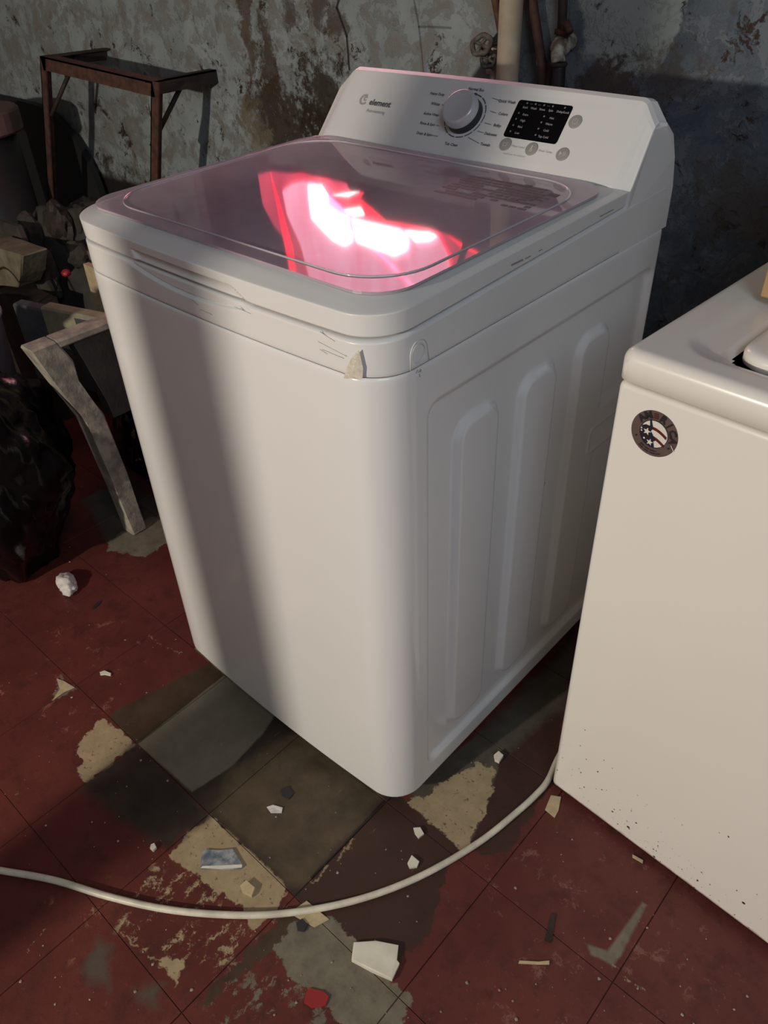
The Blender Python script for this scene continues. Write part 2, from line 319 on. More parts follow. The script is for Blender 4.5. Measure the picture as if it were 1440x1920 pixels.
# ---- floor tiles: bare tile colours and remains of red paint, in floor coordinates
def floor_mat():
    t = NT('red_painted_tiles'); b = t.b; p0 = t.pos(); b.inputs['Specular IOR Level'].default_value = .35
    def dis(scale, amp, det=5):
        ds = t.vm('SUBTRACT', t.noise(p0, scale, det, .65, col=True), (.5, .5, .5)); s_ = t.new('ShaderNodeVectorMath', operation='SCALE'); t.L(ds, s_.inputs[0]); s_.inputs[3].default_value = amp
        return t.vm('ADD', p0, s_.outputs[0])
    pr = dis(38, .045); ps = dis(60, .004); pm = dis(16, .05)
    n1 = t.noise(p0, 5, 5, .6); n2 = t.noise(p0, 24, 6, .7); n3 = t.noise(p0, 90, 4, .7)
    red = t.mix(t.step(n1, .35, .65), (.096, .022, .018), (.136, .034, .028)); red = t.mix(t.step(n2, .50, .66), red, (.078, .020, .016))
    c = t.mix(t.math('MULTIPLY', t.step(n3, .62, .70), t.step(n1, .44, .62)), red, (.24, .075, .06))
    # wear spots scattered over the paint
    wsp = t.math('MULTIPLY', t.step(t.noise(dis(30, .05), 15, 7, .75), .655, .68), t.step(n3, .42, .55)); c = t.mix(wsp, c, (.20, .12, .085))
    dk = t.step(t.noise(p0, 7, 6, .7), .60, .68); c = t.mix(t.math('MULTIPLY', dk, .55), c, (.06, .02, .016))
    def worn(a, b_, k=16): return t.mix(t.step(t.noise(p0, k, 6, .7), .35, .65), a, b_)
    beige = worn((.40, .31, .19), (.31, .24, .145), 40); beige = t.mix(t.step(n3, .60, .66), beige, (.13, .09, .055))
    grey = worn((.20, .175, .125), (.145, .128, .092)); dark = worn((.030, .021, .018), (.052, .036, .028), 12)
    brown = worn((.05, .03, .018), (.075, .048, .03), 20); olive = worn((.11, .082, .05), (.062, .045, .029), 14); redbrown = worn((.062, .028, .021), (.045, .023, .018), 14)
    cement = worn((.21, .185, .135), (.13, .115, .085), 30); cold = worn((.10, .088, .068), (.065, .057, .045), 20)
    def px(*q): return [F(u, v) for u, v in q]
    mixed = t.step(t.noise(t.vm('MULTIPLY', dis(40, .03), (1.5, .8, 1)), 34, 7, .78), .55, .59)
    scuff = t.step(t.noise(dis(20, .06), 19, 7, .8), .585, .63)
    L_ = [
        (pm, px((300, 1600), (420, 1600), (560, 1700), (440, 1860), (300, 1800), (215, 1730)), beige, mixed),
        (pm, px((380, 1860), (480, 1740), (600, 1840), (700, 1960), (420, 1980)), cement, mixed),
        (pm, px((820, 1560), (980, 1480), (1000, 1600), (860, 1720), (780, 1720)), redbrown, scuff),
        (pm, px((60, 1180), (300, 1150), (250, 1340), (100, 1400), (-40, 1350)), (.26, .10, .085), scuff),
        (pm, px((60, 1700), (200, 1650), (180, 1780), (20, 1880)), (.24, .10, .06), scuff),
        (pm, px((900, 1620), (1200, 1500), (1400, 1850), (1300, 1960), (900, 1960)), (.20, .085, .07), scuff),
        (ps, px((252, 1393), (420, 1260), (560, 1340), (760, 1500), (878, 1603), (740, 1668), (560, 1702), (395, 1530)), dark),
        (pr, px((560, 1690), (760, 1600), (900, 1560), (960, 1590), (900, 1680), (800, 1760), (770, 1860), (640, 1760)), redbrown),
        (pr, px((840, 1500), (1075, 1180), (1040, 1460), (950, 1600), (850, 1600)), redbrown),
        (pr, px((190, 1347), (256, 1395), (165, 1466), (142, 1450), (150, 1390)), beige),
        (pr, px((316, 1602), (395, 1526), (540, 1662), (515, 1712), (440, 1690)), beige),
        (pr, px((400, 1640), (540, 1662), (515, 1712), (472, 1740), (440, 1695)), beige),
        (ps, px((200, 1340), (222, 1329), (365, 1216), (420, 1264), (254, 1393)), brown),
        (ps, px((365, 1216), (380, 1200), (440, 1270), (420, 1264)), beige),
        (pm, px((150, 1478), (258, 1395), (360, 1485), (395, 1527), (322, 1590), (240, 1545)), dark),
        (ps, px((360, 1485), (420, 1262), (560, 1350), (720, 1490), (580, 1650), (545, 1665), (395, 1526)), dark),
        (pm, px((395, 1526), (430, 1440), (560, 1370), (720, 1490), (580, 1650), (545, 1655)), olive),
        (ps, px((258, 1395), (420, 1266), (520, 1335), (493, 1375), (434, 1437), (360, 1485)), grey),
        (ps, px((575, 1655), (722, 1498), (765, 1503), (875, 1602), (740, 1665), (560, 1700)), redbrown),
        (ps, px((765, 1505), (790, 1460), (905, 1370), (935, 1440), (905, 1530), (872, 1600)), cold),
        (pr, px((765, 1507), (895, 1432), (928, 1438), (912, 1520), (872, 1600)), beige),
        (pm, px((900, 1425), (890, 1380), (1075, 1200), (1062, 1330), (960, 1400)), cold),
        (pr, px((525, 1735), (620, 1720), (680, 1780), (775, 1880), (740, 1960), (660, 1960), (560, 1840), (495, 1775)), cement),
        (pr, px((480, 1770), (545, 1705), (575, 1715), (380, 1890), (368, 1880)), brown),
        (ps, px((1140, 1782), (1205, 1692), (1212, 1697), (1165, 1790), (1148, 1812)), cement),
        (ps, px((1100, 1770), (1150, 1787), (1148, 1808), (1108, 1790)), cement),
        (pr, px((293, 1795), (340, 1800), (328, 1850)), beige),
        (pr, px((107, 1272), (140, 1290), (98, 1315)), cement),
        (pm, px((150, 940), (230, 900), (330, 960), (320, 1000), (205, 1010)), cold),
        (pr, px((196, 1003), (245, 985), (300, 945), (345, 1000), (268, 1045), (205, 1032)), cement),
        (pm, px((180, 1760), (210, 1770), (200, 1850), (150, 1830)), (.095, .070, .058)),
        (pm, px((265, 1855), (310, 1850), (300, 1890), (268, 1880)), (.095, .070, .058)),
    ]
    for v_, pts, col, *ex in L_:
        if v_ is pr:
            m_ = t.poly(v_, pts, .0012); m_ = t.math('MULTIPLY', m_, 1.0)
        else: m_ = t.poly(v_, pts, .002 if v_ is ps else .008)
        if ex: m_ = t.math('MULTIPLY', m_, ex[0])
        c = t.mix(m_, c, col)
    # scratches and grime
    sc_ = t.step(t.noise(t.vm('MULTIPLY', p0, (1, .12, 1)), 120, 3, .6), .70, .74); c = t.mix(t.math('MULTIPLY', t.math('MULTIPLY', sc_, t.step(n1, .5, .6)), .5), c, (.30, .22, .16))
    g = t.step(t.noise(p0, 60, 5, .75), .64, .70); c = t.mix(t.math('MULTIPLY', g, .5), c, (.03, .02, .016))
    for a_, b_ in (((585, 1645), (640, 1590)), ((640, 1590), (720, 1502))):
        A_, B_ = F(*a_), F(*b_); c = t.mix(t.seg(ps, (*A_, 0), (*B_, 0), .0035), c, (.02, .014, .012))
    for a_, b_, w_ in (((625, 1622), (662, 1580), .004), ((585, 1650), (622, 1622), .004), ((215, 1740), (290, 1790), .003), ((1150, 1812), (1205, 1860), .0025), ((55, 1780), (85, 1740), .002), ((285, 1190), (345, 1235), .0018), ((150, 1700), (180, 1715), .002)):
        A_, B_ = F(*a_), F(*b_); c = t.mix(t.math('MULTIPLY', t.seg(pr, (*A_, 0), (*B_, 0), w_), .8), c, (.33, .25, .15))
    t.L(c, b.inputs['Base Color']); t.L(t.step(n2, .1, 1.2), b.inputs['Roughness'])
    rr = t.math('MULTIPLY_ADD', n2, .35, .32); t.L(rr, b.inputs['Roughness'])
    t.bump(t.math('ADD', n2, t.math('MULTIPLY', n3, .5)), .45, .002)
    return t.m
M['floor'] = floor_mat()
M['grout'] = mat('grout', (.10, .045, .036), .9, col2=(.05, .025, .02), vscale=30)

# ---------------------------------------------------------------- room
WY = .90; X0, X1, Y0, H = -3.0, 2.8, -3.3, 2.6
def struct(o): o['kind'] = 'structure'; return o
slab = struct(mkbox('floor', (X0-.1, Y0-.1, -.10), (X1+.1, WY+.3, -.0022), M['grout']))
GX, GY, TS = -.157, -.19, .2
def tile_mesh():
    me = bpy.data.meshes.new('tile'); bm = bmesh.new(); h = TS/2-.0004; i = h-.0005
    A = [bm.verts.new(q) for q in ((-h, -h, -.008), (h, -h, -.008), (h, h, -.008), (-h, h, -.008))]
    B = [bm.verts.new((a.co.x, a.co.y, -.0010)) for a in A]; D = [bm.verts.new((math.copysign(i, a.co.x), math.copysign(i, a.co.y), 0)) for a in A]
    for p, q in ((A, B), (B, D)):
        for k in range(4): bm.faces.new((p[k], p[(k+1) % 4], q[(k+1) % 4], q[k]))
    bm.faces.new(D); bm.to_mesh(me); bm.free(); me.materials.append(M['floor']); return me
tm = tile_mesh(); rnd = random.Random(3)
for i in range(-9, 6):
    for j in range(-3, 6):
        cx, cy = GX+TS*(i+.5), GY+TS*(j+.5)
        if cy+TS/2 > WY+.02: continue
        t_ = bpy.data.objects.new('tile', tm); C.objects.link(t_); t_.parent = slab; t_.location = (cx, cy, -rnd.random()*.0006)
        t_.rotation_euler = (rnd.uniform(-.0012, .0012), rnd.uniform(-.0012, .0012), 0)
# the painted floor beyond the tiles seen in the picture
fo = bmesh.new()
for a, b in (((X0, Y0), (X1, GY-.6)), ((X0, GY-.6), (GX-1.8, WY)), ((GX+1.2, GY-.6), (X1, WY))): box(fo, (a[0], a[1], -.01), (b[0], b[1], -.0012))
fo_ = obj('floor_paint', fo, M['floor'], slab); fo_['kind'] = 'stuff'
# back wall with a window opening above the picture, relief on the plaster
WX0, WX1, WZ0, WZ1 = -1.30, .02, 1.085, 1.75
def wall_back():
    bm = bmesh.new(); st = .025; nx = int((X1-X0)/st); nz = int(H/st)
    xs = [X0+(X1-X0)*i/nx for i in range(nx+1)]; zs = [H*k/nz for k in range(nz+1)]
    def snap(v, a): return a if abs(v-a) < st*.5 else v
    xs = [snap(snap(x, WX0), WX1) for x in xs]; zs = [snap(snap(z, WZ0), WZ1) for z in zs]
    V = {}
    for i, x in enumerate(xs):
        for k, z in enumerate(zs):
            d = .006*noise.noise(Vector((x*5, 0, z*5)))+.003*noise.noise(Vector((x*17, 3, z*17)))
            V[i, k] = bm.verts.new((x, WY-max(0, d), z))
    for i in range(nx):
        for k in range(nz):
            xm, zm = (xs[i]+xs[i+1])/2, (zs[k]+zs[k+1])/2
            if WX0 < xm < WX1 and WZ0 < zm < WZ1: continue
            bm.faces.new((V[i, k], V[i+1, k], V[i+1, k+1], V[i, k+1]))
    for a, b in (((X0, WY+.004, 0), (WX0, WY+.15, H)), ((WX1, WY+.004, 0), (X1, WY+.15, H)), ((WX0, WY+.004, 0), (WX1, WY+.15, WZ0)), ((WX0, WY+.004, WZ1), (WX1, WY+.15, H))): box(bm, a, b)
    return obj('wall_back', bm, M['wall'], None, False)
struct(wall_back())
struct(mkbox('wall_left', (X0-.1, Y0, 0), (X0, WY, H), M['plainwall']))
struct(mkbox('wall_right', (X1, Y0, 0), (X1+.1, WY, H), M['plainwall']))
struct(mkbox('wall_front', (X0-.1, Y0-.1, 0), (X1+.1, Y0, H), M['plainwall']))
struct(mkbox('ceiling', (X0-.1, Y0-.1, H), (X1+.1, WY+.2, H+.1), M['ceil']))
struct(mkbox('trim_1', (-.157, -1.34, 0), (-.068, -1.27, H), M['wood'], bev=.004))
win = empty('window_1', ((WX0+WX1)/2, WY, WZ0)); win['kind'] = 'structure'
bm = bmesh.new()
for a, b in (((WX0, WY+.03, WZ0), (WX0+.03, WY+.08, WZ1)), ((WX1-.03, WY+.03, WZ0), (WX1, WY+.08, WZ1)), ((WX0, WY+.03, WZ0), (WX1, WY+.08, WZ0+.02)), ((WX0, WY+.03, WZ1-.03), (WX1, WY+.08, WZ1))): box(bm, a, b)
wf = obj('window_frame', bm, M['rustdark']); wf.parent = win; wf.matrix_parent_inverse = Matrix.Translation(-win.location)
# backlit cloth hung in the opening: shapes as they are mirrored in the lid glass
GZ = .8385
def mir(u, v, y):
    p = P(u, v, 2, GZ); d = p-CAM; d.z = -d.z; t = (y-p.y)/d.y; return (p+d*t)
def cloth(name, px, y, m, th=.002):
    pts = [mir(u, v, y) for u, v in px]; bm = bmesh.new(); prism(bm, [(q.x, max(q.z, WZ0+.002)) for q in pts], y, y+th, ax=1)
    bmesh.ops.triangulate(bm, faces=bm.faces[:]); return obj(name, bm, m)
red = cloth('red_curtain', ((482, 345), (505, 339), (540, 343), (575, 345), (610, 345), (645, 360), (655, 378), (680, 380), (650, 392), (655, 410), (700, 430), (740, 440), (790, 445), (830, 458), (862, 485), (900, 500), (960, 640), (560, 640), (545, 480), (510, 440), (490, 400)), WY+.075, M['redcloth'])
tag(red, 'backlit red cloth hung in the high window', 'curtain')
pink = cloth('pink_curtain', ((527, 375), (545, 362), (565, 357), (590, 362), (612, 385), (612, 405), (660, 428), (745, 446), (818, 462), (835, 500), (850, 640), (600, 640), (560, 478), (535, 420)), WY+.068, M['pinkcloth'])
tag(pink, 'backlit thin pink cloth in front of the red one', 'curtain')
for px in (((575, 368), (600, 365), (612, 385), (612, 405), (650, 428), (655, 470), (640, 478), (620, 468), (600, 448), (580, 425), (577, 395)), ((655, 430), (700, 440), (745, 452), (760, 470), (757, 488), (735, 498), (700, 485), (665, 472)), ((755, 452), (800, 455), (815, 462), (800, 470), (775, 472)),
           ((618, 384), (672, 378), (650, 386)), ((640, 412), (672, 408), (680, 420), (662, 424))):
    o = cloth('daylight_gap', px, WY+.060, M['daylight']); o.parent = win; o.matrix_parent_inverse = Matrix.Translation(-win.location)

# ---------------------------------------------------------------- washing machine
W, D, ZB, ZS = .56, .592, .03, .761
BUL, RC = .010, .066
RR = .052
def outline(inset=0, fine=False):
    hw = W/2-inset; pts = []; rl = max(RC-inset*.5, .005); r = max(RR-inset*.5, .005); f = inset
    for k in range(1, 30):
        x = -hw+rl+(2*hw-rl-r)*k/30; pts.append((x, -BUL*(1-(x/hw)**2)+f))
    yr = f-BUL*(1-((hw-r)/hw)**2)
    for k in range(10): a = -PI/2+PI/2*k/10; pts.append((hw-r+r*math.cos(a), yr+r+r*math.sin(a)))
    n = 205 if fine else 24; yb = D-inset
    for k in range(n+1): pts.append((hw, yr+r+(yb-.012-yr-r)*k/n))
    pts.append((hw-.004, yb-.003)); pts.append((hw-.012, yb))
    for k in range(1, 8): pts.append((hw-.012-(2*hw-.024)*k/8, yb))
    pts.append((-hw+.012, yb)); pts.append((-hw+.004, yb-.003))
    r = rl; yr = f-BUL*(1-((hw-r)/hw)**2)
    for k in range(n//8 if fine else 25): pts.append((-hw, yb-.012-(yb-.012-yr-r)*k/(n//8 if fine else 24)))
    for k in range(10): a = PI+PI/2*k/10; pts.append((-hw+r+r*math.cos(a), yr+r+r*math.sin(a)))
    return pts
def sdrr(y, z, a, b, c, d, r):
    cy, cz = (a+b)/2, (c+d)/2; qy, qz = abs(y-cy)-(b-a)/2+r, abs(z-cz)-(d-c)/2+r
    return math.hypot(max(qy, 0), max(qz, 0))+min(max(qy, qz), 0)-r
def sm(t): t = max(0, min(1, t)); return t*t*(3-2*t)
def emb(y, z):
    pr = sm(-sdrr(y, z, .068, .578, .066, .712, .02)/.010)                 # recessed field
    rib = min(sdrr(y, z, .122, .214, .098, .662, .032), sdrr(y, z, .252, .343, .098, .662, .032))
    r3 = min(sdrr(y, z, .388, .480, .098, .665, .032), sdrr(y, z, .388, .60, .436, .535, .012))
    rib = min(rib, r3); rb = sm(-rib/.011)
    hs = abs(sdrr(y, z, .452, .548, .452, .494, .006)); ridge = sm(1-hs/.003)*.0018
    return -.0085*pr*(1-rb)+ridge*rb
def loft(rings, closed=True, cap0=False, cap1=False, bm=None):
    bm = bm or bmesh.new(); R = [[bm.verts.new(q) for q in ring] for ring in rings]; n = len(R[0])
    for A, B in zip(R, R[1:]):
        for k in range(n if closed else n-1): bm.faces.new((A[k], A[(k+1) % n], B[(k+1) % n], B[k]))
    if cap0: bm.faces.new(R[0][::-1])
    if cap1: bm.faces.new(R[-1])
    return bm
wm = empty('washing_machine', (0, D/2, 0), label='white top-loading washing machine with glass lid and round dial', cat='washing machine')
OFF = Matrix.Translation((0, -D/2, 0))
def wp(o, parent=wm):
    o.parent = parent
    if parent is wm: o.matrix_parent_inverse = Matrix.Translation((0, -D/2, 0))
    return o
def cabinet():
    rows = [(ZB, .006), (ZB+.0015, .002), (ZB+.004, .0)]+[(.036+(.752-.036)*k/250, 0) for k in range(251)]+[(.757, .0002), (ZS-.0010, .0008), (ZS-.0003, .002)]
    rings = []
    base = outline(0, True)
    for z, ins in rows:
        ol = outline(ins, True); ring = []
        for (x, y), (bx, by) in zip(ol, base):
            if bx > W/2-1e-6 and not ins: x += emb(y, z)
            ring.append((x, y, z))
        rings.append(ring)
    return loft(rings, cap0=True)
wp(obj('cabinet', cabinet(), M['enamel'], None, True))
# loops by angle, so that outer and inner outlines can be bridged
NA = 480
CX, CY = 0, .24
def polar(poly):
    L = sorted(((math.atan2(y-CY, x-CX), math.hypot(x-CX, y-CY)) for x, y in poly)); out = []
    A = [a for a, _ in L]; L2 = [(L[-1][0]-2*PI, L[-1][1])]+L+[(L[0][0]+2*PI, L[0][1])]; j = 0
    for k in range(NA):
        a = -PI+2*PI*(k+.5)/NA
        while L2[j+1][0] < a: j += 1
        a0, r0 = L2[j]; a1, r1 = L2[j+1]
        # straight line between the two polyline points
        x0, y0, x1, y1 = r0*math.cos(a0), r0*math.sin(a0), r1*math.cos(a1), r1*math.sin(a1)
        dx, dy = math.cos(a), math.sin(a); den = dx*(y1-y0)-dy*(x1-x0)
        r = (x0*(y1-y0)-y0*(x1-x0))/den if abs(den) > 1e-9 else r0
        out.append((CX+r*dx, CY+r*dy))
    return out
def densify(poly, st=.004):
    out = []
    for i in range(len(poly)):
        a, b = poly[i], poly[(i+1) % len(poly)]; n = max(1, int(math.hypot(b[0]-a[0], b[1]-a[1])/st))
        for k in range(n): out.append((a[0]+(b[0]-a[0])*k/n, a[1]+(b[1]-a[1])*k/n))
    return out
def smr(t, a, b): return sm((t-a)/(b-a))
# top cover (below the lid)
def zt(y): return .7995+.040*max(0, y)
def cover():
    inner = polar(densify(rrect(-.225, .225, .055, .43, .06))); rings = []
    spec = [(.0012, 0), (.0006, .03), (.0004, .10)]+[(.0004, .10+.84*k/34) for k in range(1, 35)]+[(.0012, .97), (.004, 1)]
    for ins, f in spec:
        ring = []
        for x, y in polar(densify(outline(ins))):
            z = ZS+.0008+(zt(y)-ZS-.0008)*f
            if y < .03:      # finger scoop under the lid grip
                zc = .785+.014*min(1, ((x+.012)/.125)**2)
                kx = smr(x, -.142, -.132)*(1-smr(x, .085, .10)); kk = kx*smr(z, zc-.0006, zc+.0006)
                y += .0035*kk+.003*kx*math.exp(-((z-zc)/.0010)**2)
            ring.append((x, y, z))
        rings.append(ring)
    rings.append([(x, y, zt(y)) for x, y in inner]); rings.append([(x, y, .745) for x, y in inner])
    return loft(rings)
wp(obj('top_cover', cover(), M['plastic'], None, True))
# lid frame
def lid():
    ol = lambda ins: [(x, min(y, .458)) for x, y in polar(densify(outline(ins)))]
    inner = polar(densify(rrect(-.230, .240, .046, .408, .065))); rings = []
    def zb(y): return .8035+.036*max(0, y)
    def za(y): return .8270+.022*max(0, y)
    cols = []
    for ins, f in [(.006, -.02), (.0025, .0), (.0012, .06)]+[(.0012-.0012*k/34, .06+.93*k/34) for k in range(1, 35)]:
        ring = []
        for x, y in ol(ins):
            z = zb(y)+(za(y)-zb(y))*f
            if y < .03:
                tz = .8165-.013*smr(x, .066, .098); kx = smr(x, -.113, -.109)*(1-smr(x, .096, .100))
                y += kx*(1-smr(z, tz-.0007, tz+.0007))*(.001+.011*max(0, (z-.8025)/(tz-.8025+1e-6)))
            ring.append((x, y, z))
        rings.append(ring)
    def top(y): return .8350+.012*max(0, y)
    for ins, f in ((.0006, .04), (.0018, .10), (.006, .24), (.014, .55), (.022, .85), (.028, 1)): rings.append([(x, y, za(y)+(top(y)-za(y))*f) for x, y in ol(ins)])
    rings.append([(x, y, top(y)) for x, y in inner]); rings.append([(x, y, top(y)-.010) for x, y in inner])
    ou = ol(.03); rings.append([(x*.97, .24+(y-.24)*.97, zb(y)+.002) for x, y in ou])
    rings.append([(x, y, zb(y)+.0005) for x, y in ol(.006)])
    return loft(rings)
lidf = wp(obj('lid', lid(), M['plastic'], None, True))
gpoly = rrect(-.266, .263, .022, .452, .048, 8)
bm = bmesh.new()
G0 = [bm.verts.new((x, y, .8352+.012*y)) for x, y in gpoly]; G1 = [bm.verts.new((x, y, .8380+.012*y)) for x, y in gpoly]
bm.faces.new(G1)
for k in range(len(G0)): bm.faces.new((G0[k], G0[(k+1) % len(G0)], G1[(k+1) % len(G0)], G1[k]))
gl = obj('glass_pane', bm, M['glass']); gl.parent = lidf
# raised bead that outlines the window of the lid
rb = mktube('window_bead', [(x, y, .8385+.012*y) for x, y in densify(rrect(-.252, .246, .044, .43, .072, 10), .012)], .0011, mat('clear_bead', (.55, .50, .55), .06, coat=1), None, 8, True); rb.parent = lidf
# inside: tub ring and drum
bm = bmesh.new(); lathe(bm, [(.205, .745), (.215, .757), (.205, .768), (.185, .765), (.178, .750), (.183, .738)], 64, Matrix.Translation((0, .24, 0))); tr_ = wp(obj('tub_ring', bm, M['inner'], None, True))
bm = bmesh.new(); lathe(bm, [(.183, .742), (.186, .70), (.186, .35), (.17, .31), (.06, .30), (.05, .34), (.03, .40), (0, .405)], 48, Matrix.Translation((0, .24, 0))); wp(obj('drum', bm, M['steel'], None, True))
bm = bmesh.new()
ring_o = [(x, y, .744) for x, y in polar(densify(rrect(-.225, .225, .055, .43, .06)))]; ring_i = [(CX+.20*math.cos(-PI+2*PI*(k+.5)/NA), CY+.20*math.sin(-PI+2*PI*(k+.5)/NA), .742) for k in range(NA)]
wp(obj('tub_cover', loft([ring_o, ring_i]), M['inner'], None, True))
# warning label seen through the glass: grey print in short unreadable rows
LB = [(.078, .305), (.232, .400)]
bm = bmesh.new(); rr = random.Random(5)
for k in range(9):
    y = .312+k*.0095; x = .085+rr.random()*.006; xe = .225 if k < 7 else .205
    while x < xe:
        l = rr.uniform(.006, .022); 
        if rr.random() < .84: box(bm, (x, y, .8383+.012*y), (min(x+l, xe), y+.0052, .8385+.012*y))
        x += l+.0025
for a, b in (((.170, .388), (.180, .398)), ((.20, .345), (.212, .36)), ((.215, .372), (.228, .385)), ((.185, .33), (.197, .342))): box(bm, (a[0], a[1], .8383+.012*a[1]), (b[0], b[1], .8385+.012*b[1]))
o = obj('warning_label', bm, mat('label_ink', (.13, .11, .12), .6)); o.parent = lidf; o['label'] = 'grey printed warning label under the glass'
# marks on the top cover: ring and tab outline, tape
mk = M['plastic']
pts = [(.2805, .054+.0098*math.cos(a), .7775+.0098*math.sin(a)) for a in [2*PI*k/24 for k in range(24)]]
bm = bmesh.new(); tube(bm, pts, .0006, 6, close=True)
tube(bm, [(.2805, .041, .763), (.2805, .041, .778)]+[(.2805, .0545-.0135*math.cos(a), .778+.0135*math.sin(a)) for a in [PI*k/12 for k in range(1, 12)]]+[(.2805, .068, .778), (.2805, .070, .763)], .0005, 6)
wp(obj('embossed_tab', bm, M['enamel'], None, True))
bm = bmesh.new(); rr = random.Random(2)
def fy(x): hw = W/2; r = RR if x > 0 else RC; yr = -BUL*(1-((hw-r)/hw)**2); return -BUL*(1-(x/hw)**2) if abs(x) < hw-r else yr+r-math.sqrt(max(0, r*r-(abs(x)-hw+r)**2))
def PF(u, v, off=0):
    q = P(u, v, 1, -.005)
    for _ in range(4): q = P(u, v, 1, fy(min(q.x, .2799))-off)
    return q
tp = [PF(u, v, .0012) for u, v in ((675, 655), (660, 672), (650, 690), (645, 709), (660, 709), (681, 710), (682, 690))]
cc = sum(tp, Vector())/len(tp); cv = bm.verts.new(cc+Vector((.001, -.0022, .002))); vv = [bm.verts.new(q+Vector((0, -rr.random()*.0015, 0))) for q in tp]
for k in range(len(vv)): bm.faces.new((vv[k], vv[(k+1) % len(vv)], cv))
o = wp(obj('tape_scrap', bm, M['tape'])); o['label'] = 'yellowed crumpled scrap of tape'
bm = bmesh.new()
for (a, b, r_) in ((((958, 497), (975, 489)), ((966, 493), (992, 481)), .0007),): pass
for q0, q1, r_ in (((959, 497), (980, 487), .0010), ((985, 485), (995, 480), .0006), ((1010, 471), (1016, 468), .0005), ((1125, 406), (1150, 393), .0006)): tube(bm, [P(*q0, 0, W/2-.0005), P(*q1, 0, W/2-.0005)], r_, 6)
for q0, q1 in (((780, 700), (784, 693)), ((788, 692), (789, 698)), ((786, 701), (787, 707)), ((784, 698), (790, 694))): tube(bm, [P(*q0, 0, W/2), P(*q1, 0, W/2)], .0004, 6)
for q0, q1 in (((600, 622), (628, 640)), ((596, 640), (650, 668)), ((604, 655), (645, 672)), ((360, 562), (372, 572)), ((375, 580), (398, 590)), ((600, 655), (614, 664)), ((440, 575), (470, 588)), ((1022, 903), (1020, 912))):
    tube(bm, [PF(*q0, -.0002), PF(*q1, -.0002)] if q0[0] < 900 else [P(*q0, 0, W/2), P(*q1, 0, W/2)], .00028, 5)
o = wp(obj('scratches', bm, mat('scratch_grey', (.30, .27, .26), .7))); o['kind'] = 'stuff'
bm = bmesh.new()
for px in (((174, 488), (180, 492), (196, 556), (192, 552), (181, 520)), ((163, 470), (170, 478), (174, 492), (168, 486))):
    q = [P(u, v, 1, .075) for u, v in px]; f1 = [bm.verts.new(v) for v in q]; f2 = [bm.verts.new(v+Vector((.0004, .0006, 0))) for v in q]; bm.faces.new(f1); bm.faces.new(f2[::-1])
    for k in range(len(f1)): bm.faces.new((f1[k], f1[(k+1) % len(f1)], f2[(k+1) % len(f1)], f2[k]))
o = wp(obj('peeled_strip', bm, mat('peeled_film', (.10, .09, .08), .5))); o['label'] = 'dark peeling strip at the left edge'
for sx in (-1, 1):
    for y in (.05, .53):
        bm = bmesh.new(); lathe(bm, [(0, 0), (.02, 0), (.022, .006), (.014, .012), (.010, .034), (0, .034)], 20); o = obj('foot', bm, M['dark'], None, True, (sx*.235, y-D/2, 0)); o.parent = wm
# ---- control console
def console():
    def prof(t):     # t = 0 middle .. 1 outer side
        return [(.450+.012*t, .800), (.455+.008*t, .8415-.007*t), (.462+.008*t, .850-.008*t), (.524-.010*t, .9185-.022*t), (.530-.011*t, .9245-.0235*t), (.538-.010*t, .9275-.0235*t), (.547-.006*t, .9255-.024*t), (.560+.004*t, .905-.020*t), (.576+.003*t, .866-.010*t), (.588+.002*t, .815), (.5915, .761), (.46, .761)]
    xs = [(-.2795, 1.12), (-.279, 1.0), (-.2765, .92), (-.268, .55), (-.2585, .12), (-.253, .02)]+[(-.25+.5*k/20, 0) for k in range(21)]+[(.253, .02), (.2585, .12), (.268, .55), (.2765, .92), (.279, 1.0), (.2795, 1.12)]
    rings = []
    for x, t in xs:
        ring = []
        for i, (y, z) in enumerate(prof(t)):
            xx = x
            if i in (3, 4, 5) : xx = x*(1-.018)          # face a little narrower at the top
            arc = .0035*(1-(x/.28)**2) if 4 <= i <= 6 else 0
            ring.append((xx, y, z+arc*0.6))
        rings.append(ring)
    return loft(rings, cap0=True, cap1=True)
con = wp(obj('control_panel', console(), M['console'], None, False))
for p in con.data.polygons: p.use_smooth = abs(p.normal.x) < .9 and False
FO = Vector((0, .455, .842)); FV = Vector((0, .075, .083)).normalized(); FN = Vector((0, -FV.z, FV.y))
def fm(u, v, h=.0010):
    m = Matrix(((1, 0, 0), (0, FV.y, FN.y), (0, FV.z, FN.z))).to_4x4(); m.translation = FO+Vector((1, 0, 0))*u+FV*v+FN*h; return m
def textbm(bm, s, size, Mx, align='CENTER', bold=0, shear=0):
    cu = bpy.data.curves.new('t', 'FONT'); cu.body = s; cu.size = size; cu.align_x = align; cu.align_y = 'CENTER'; cu.offset = bold; cu.shear = shear; cu.resolution_u = 2
    o = bpy.data.objects.new('t', cu); C.objects.link(o); bpy.context.view_layer.update()
    me = o.to_mesh(); vs_ = [bm.verts.new(Mx @ v.co) for v in me.vertices]
    for p in me.polygons:
        try: bm.faces.new([vs_[i] for i in p.vertices])
        except ValueError: pass
    o.to_mesh_clear(); bpy.data.objects.remove(o); bpy.data.curves.remove(cu)
def parts(o): o.parent = con; return o
cpi = Matrix.Identity(4)
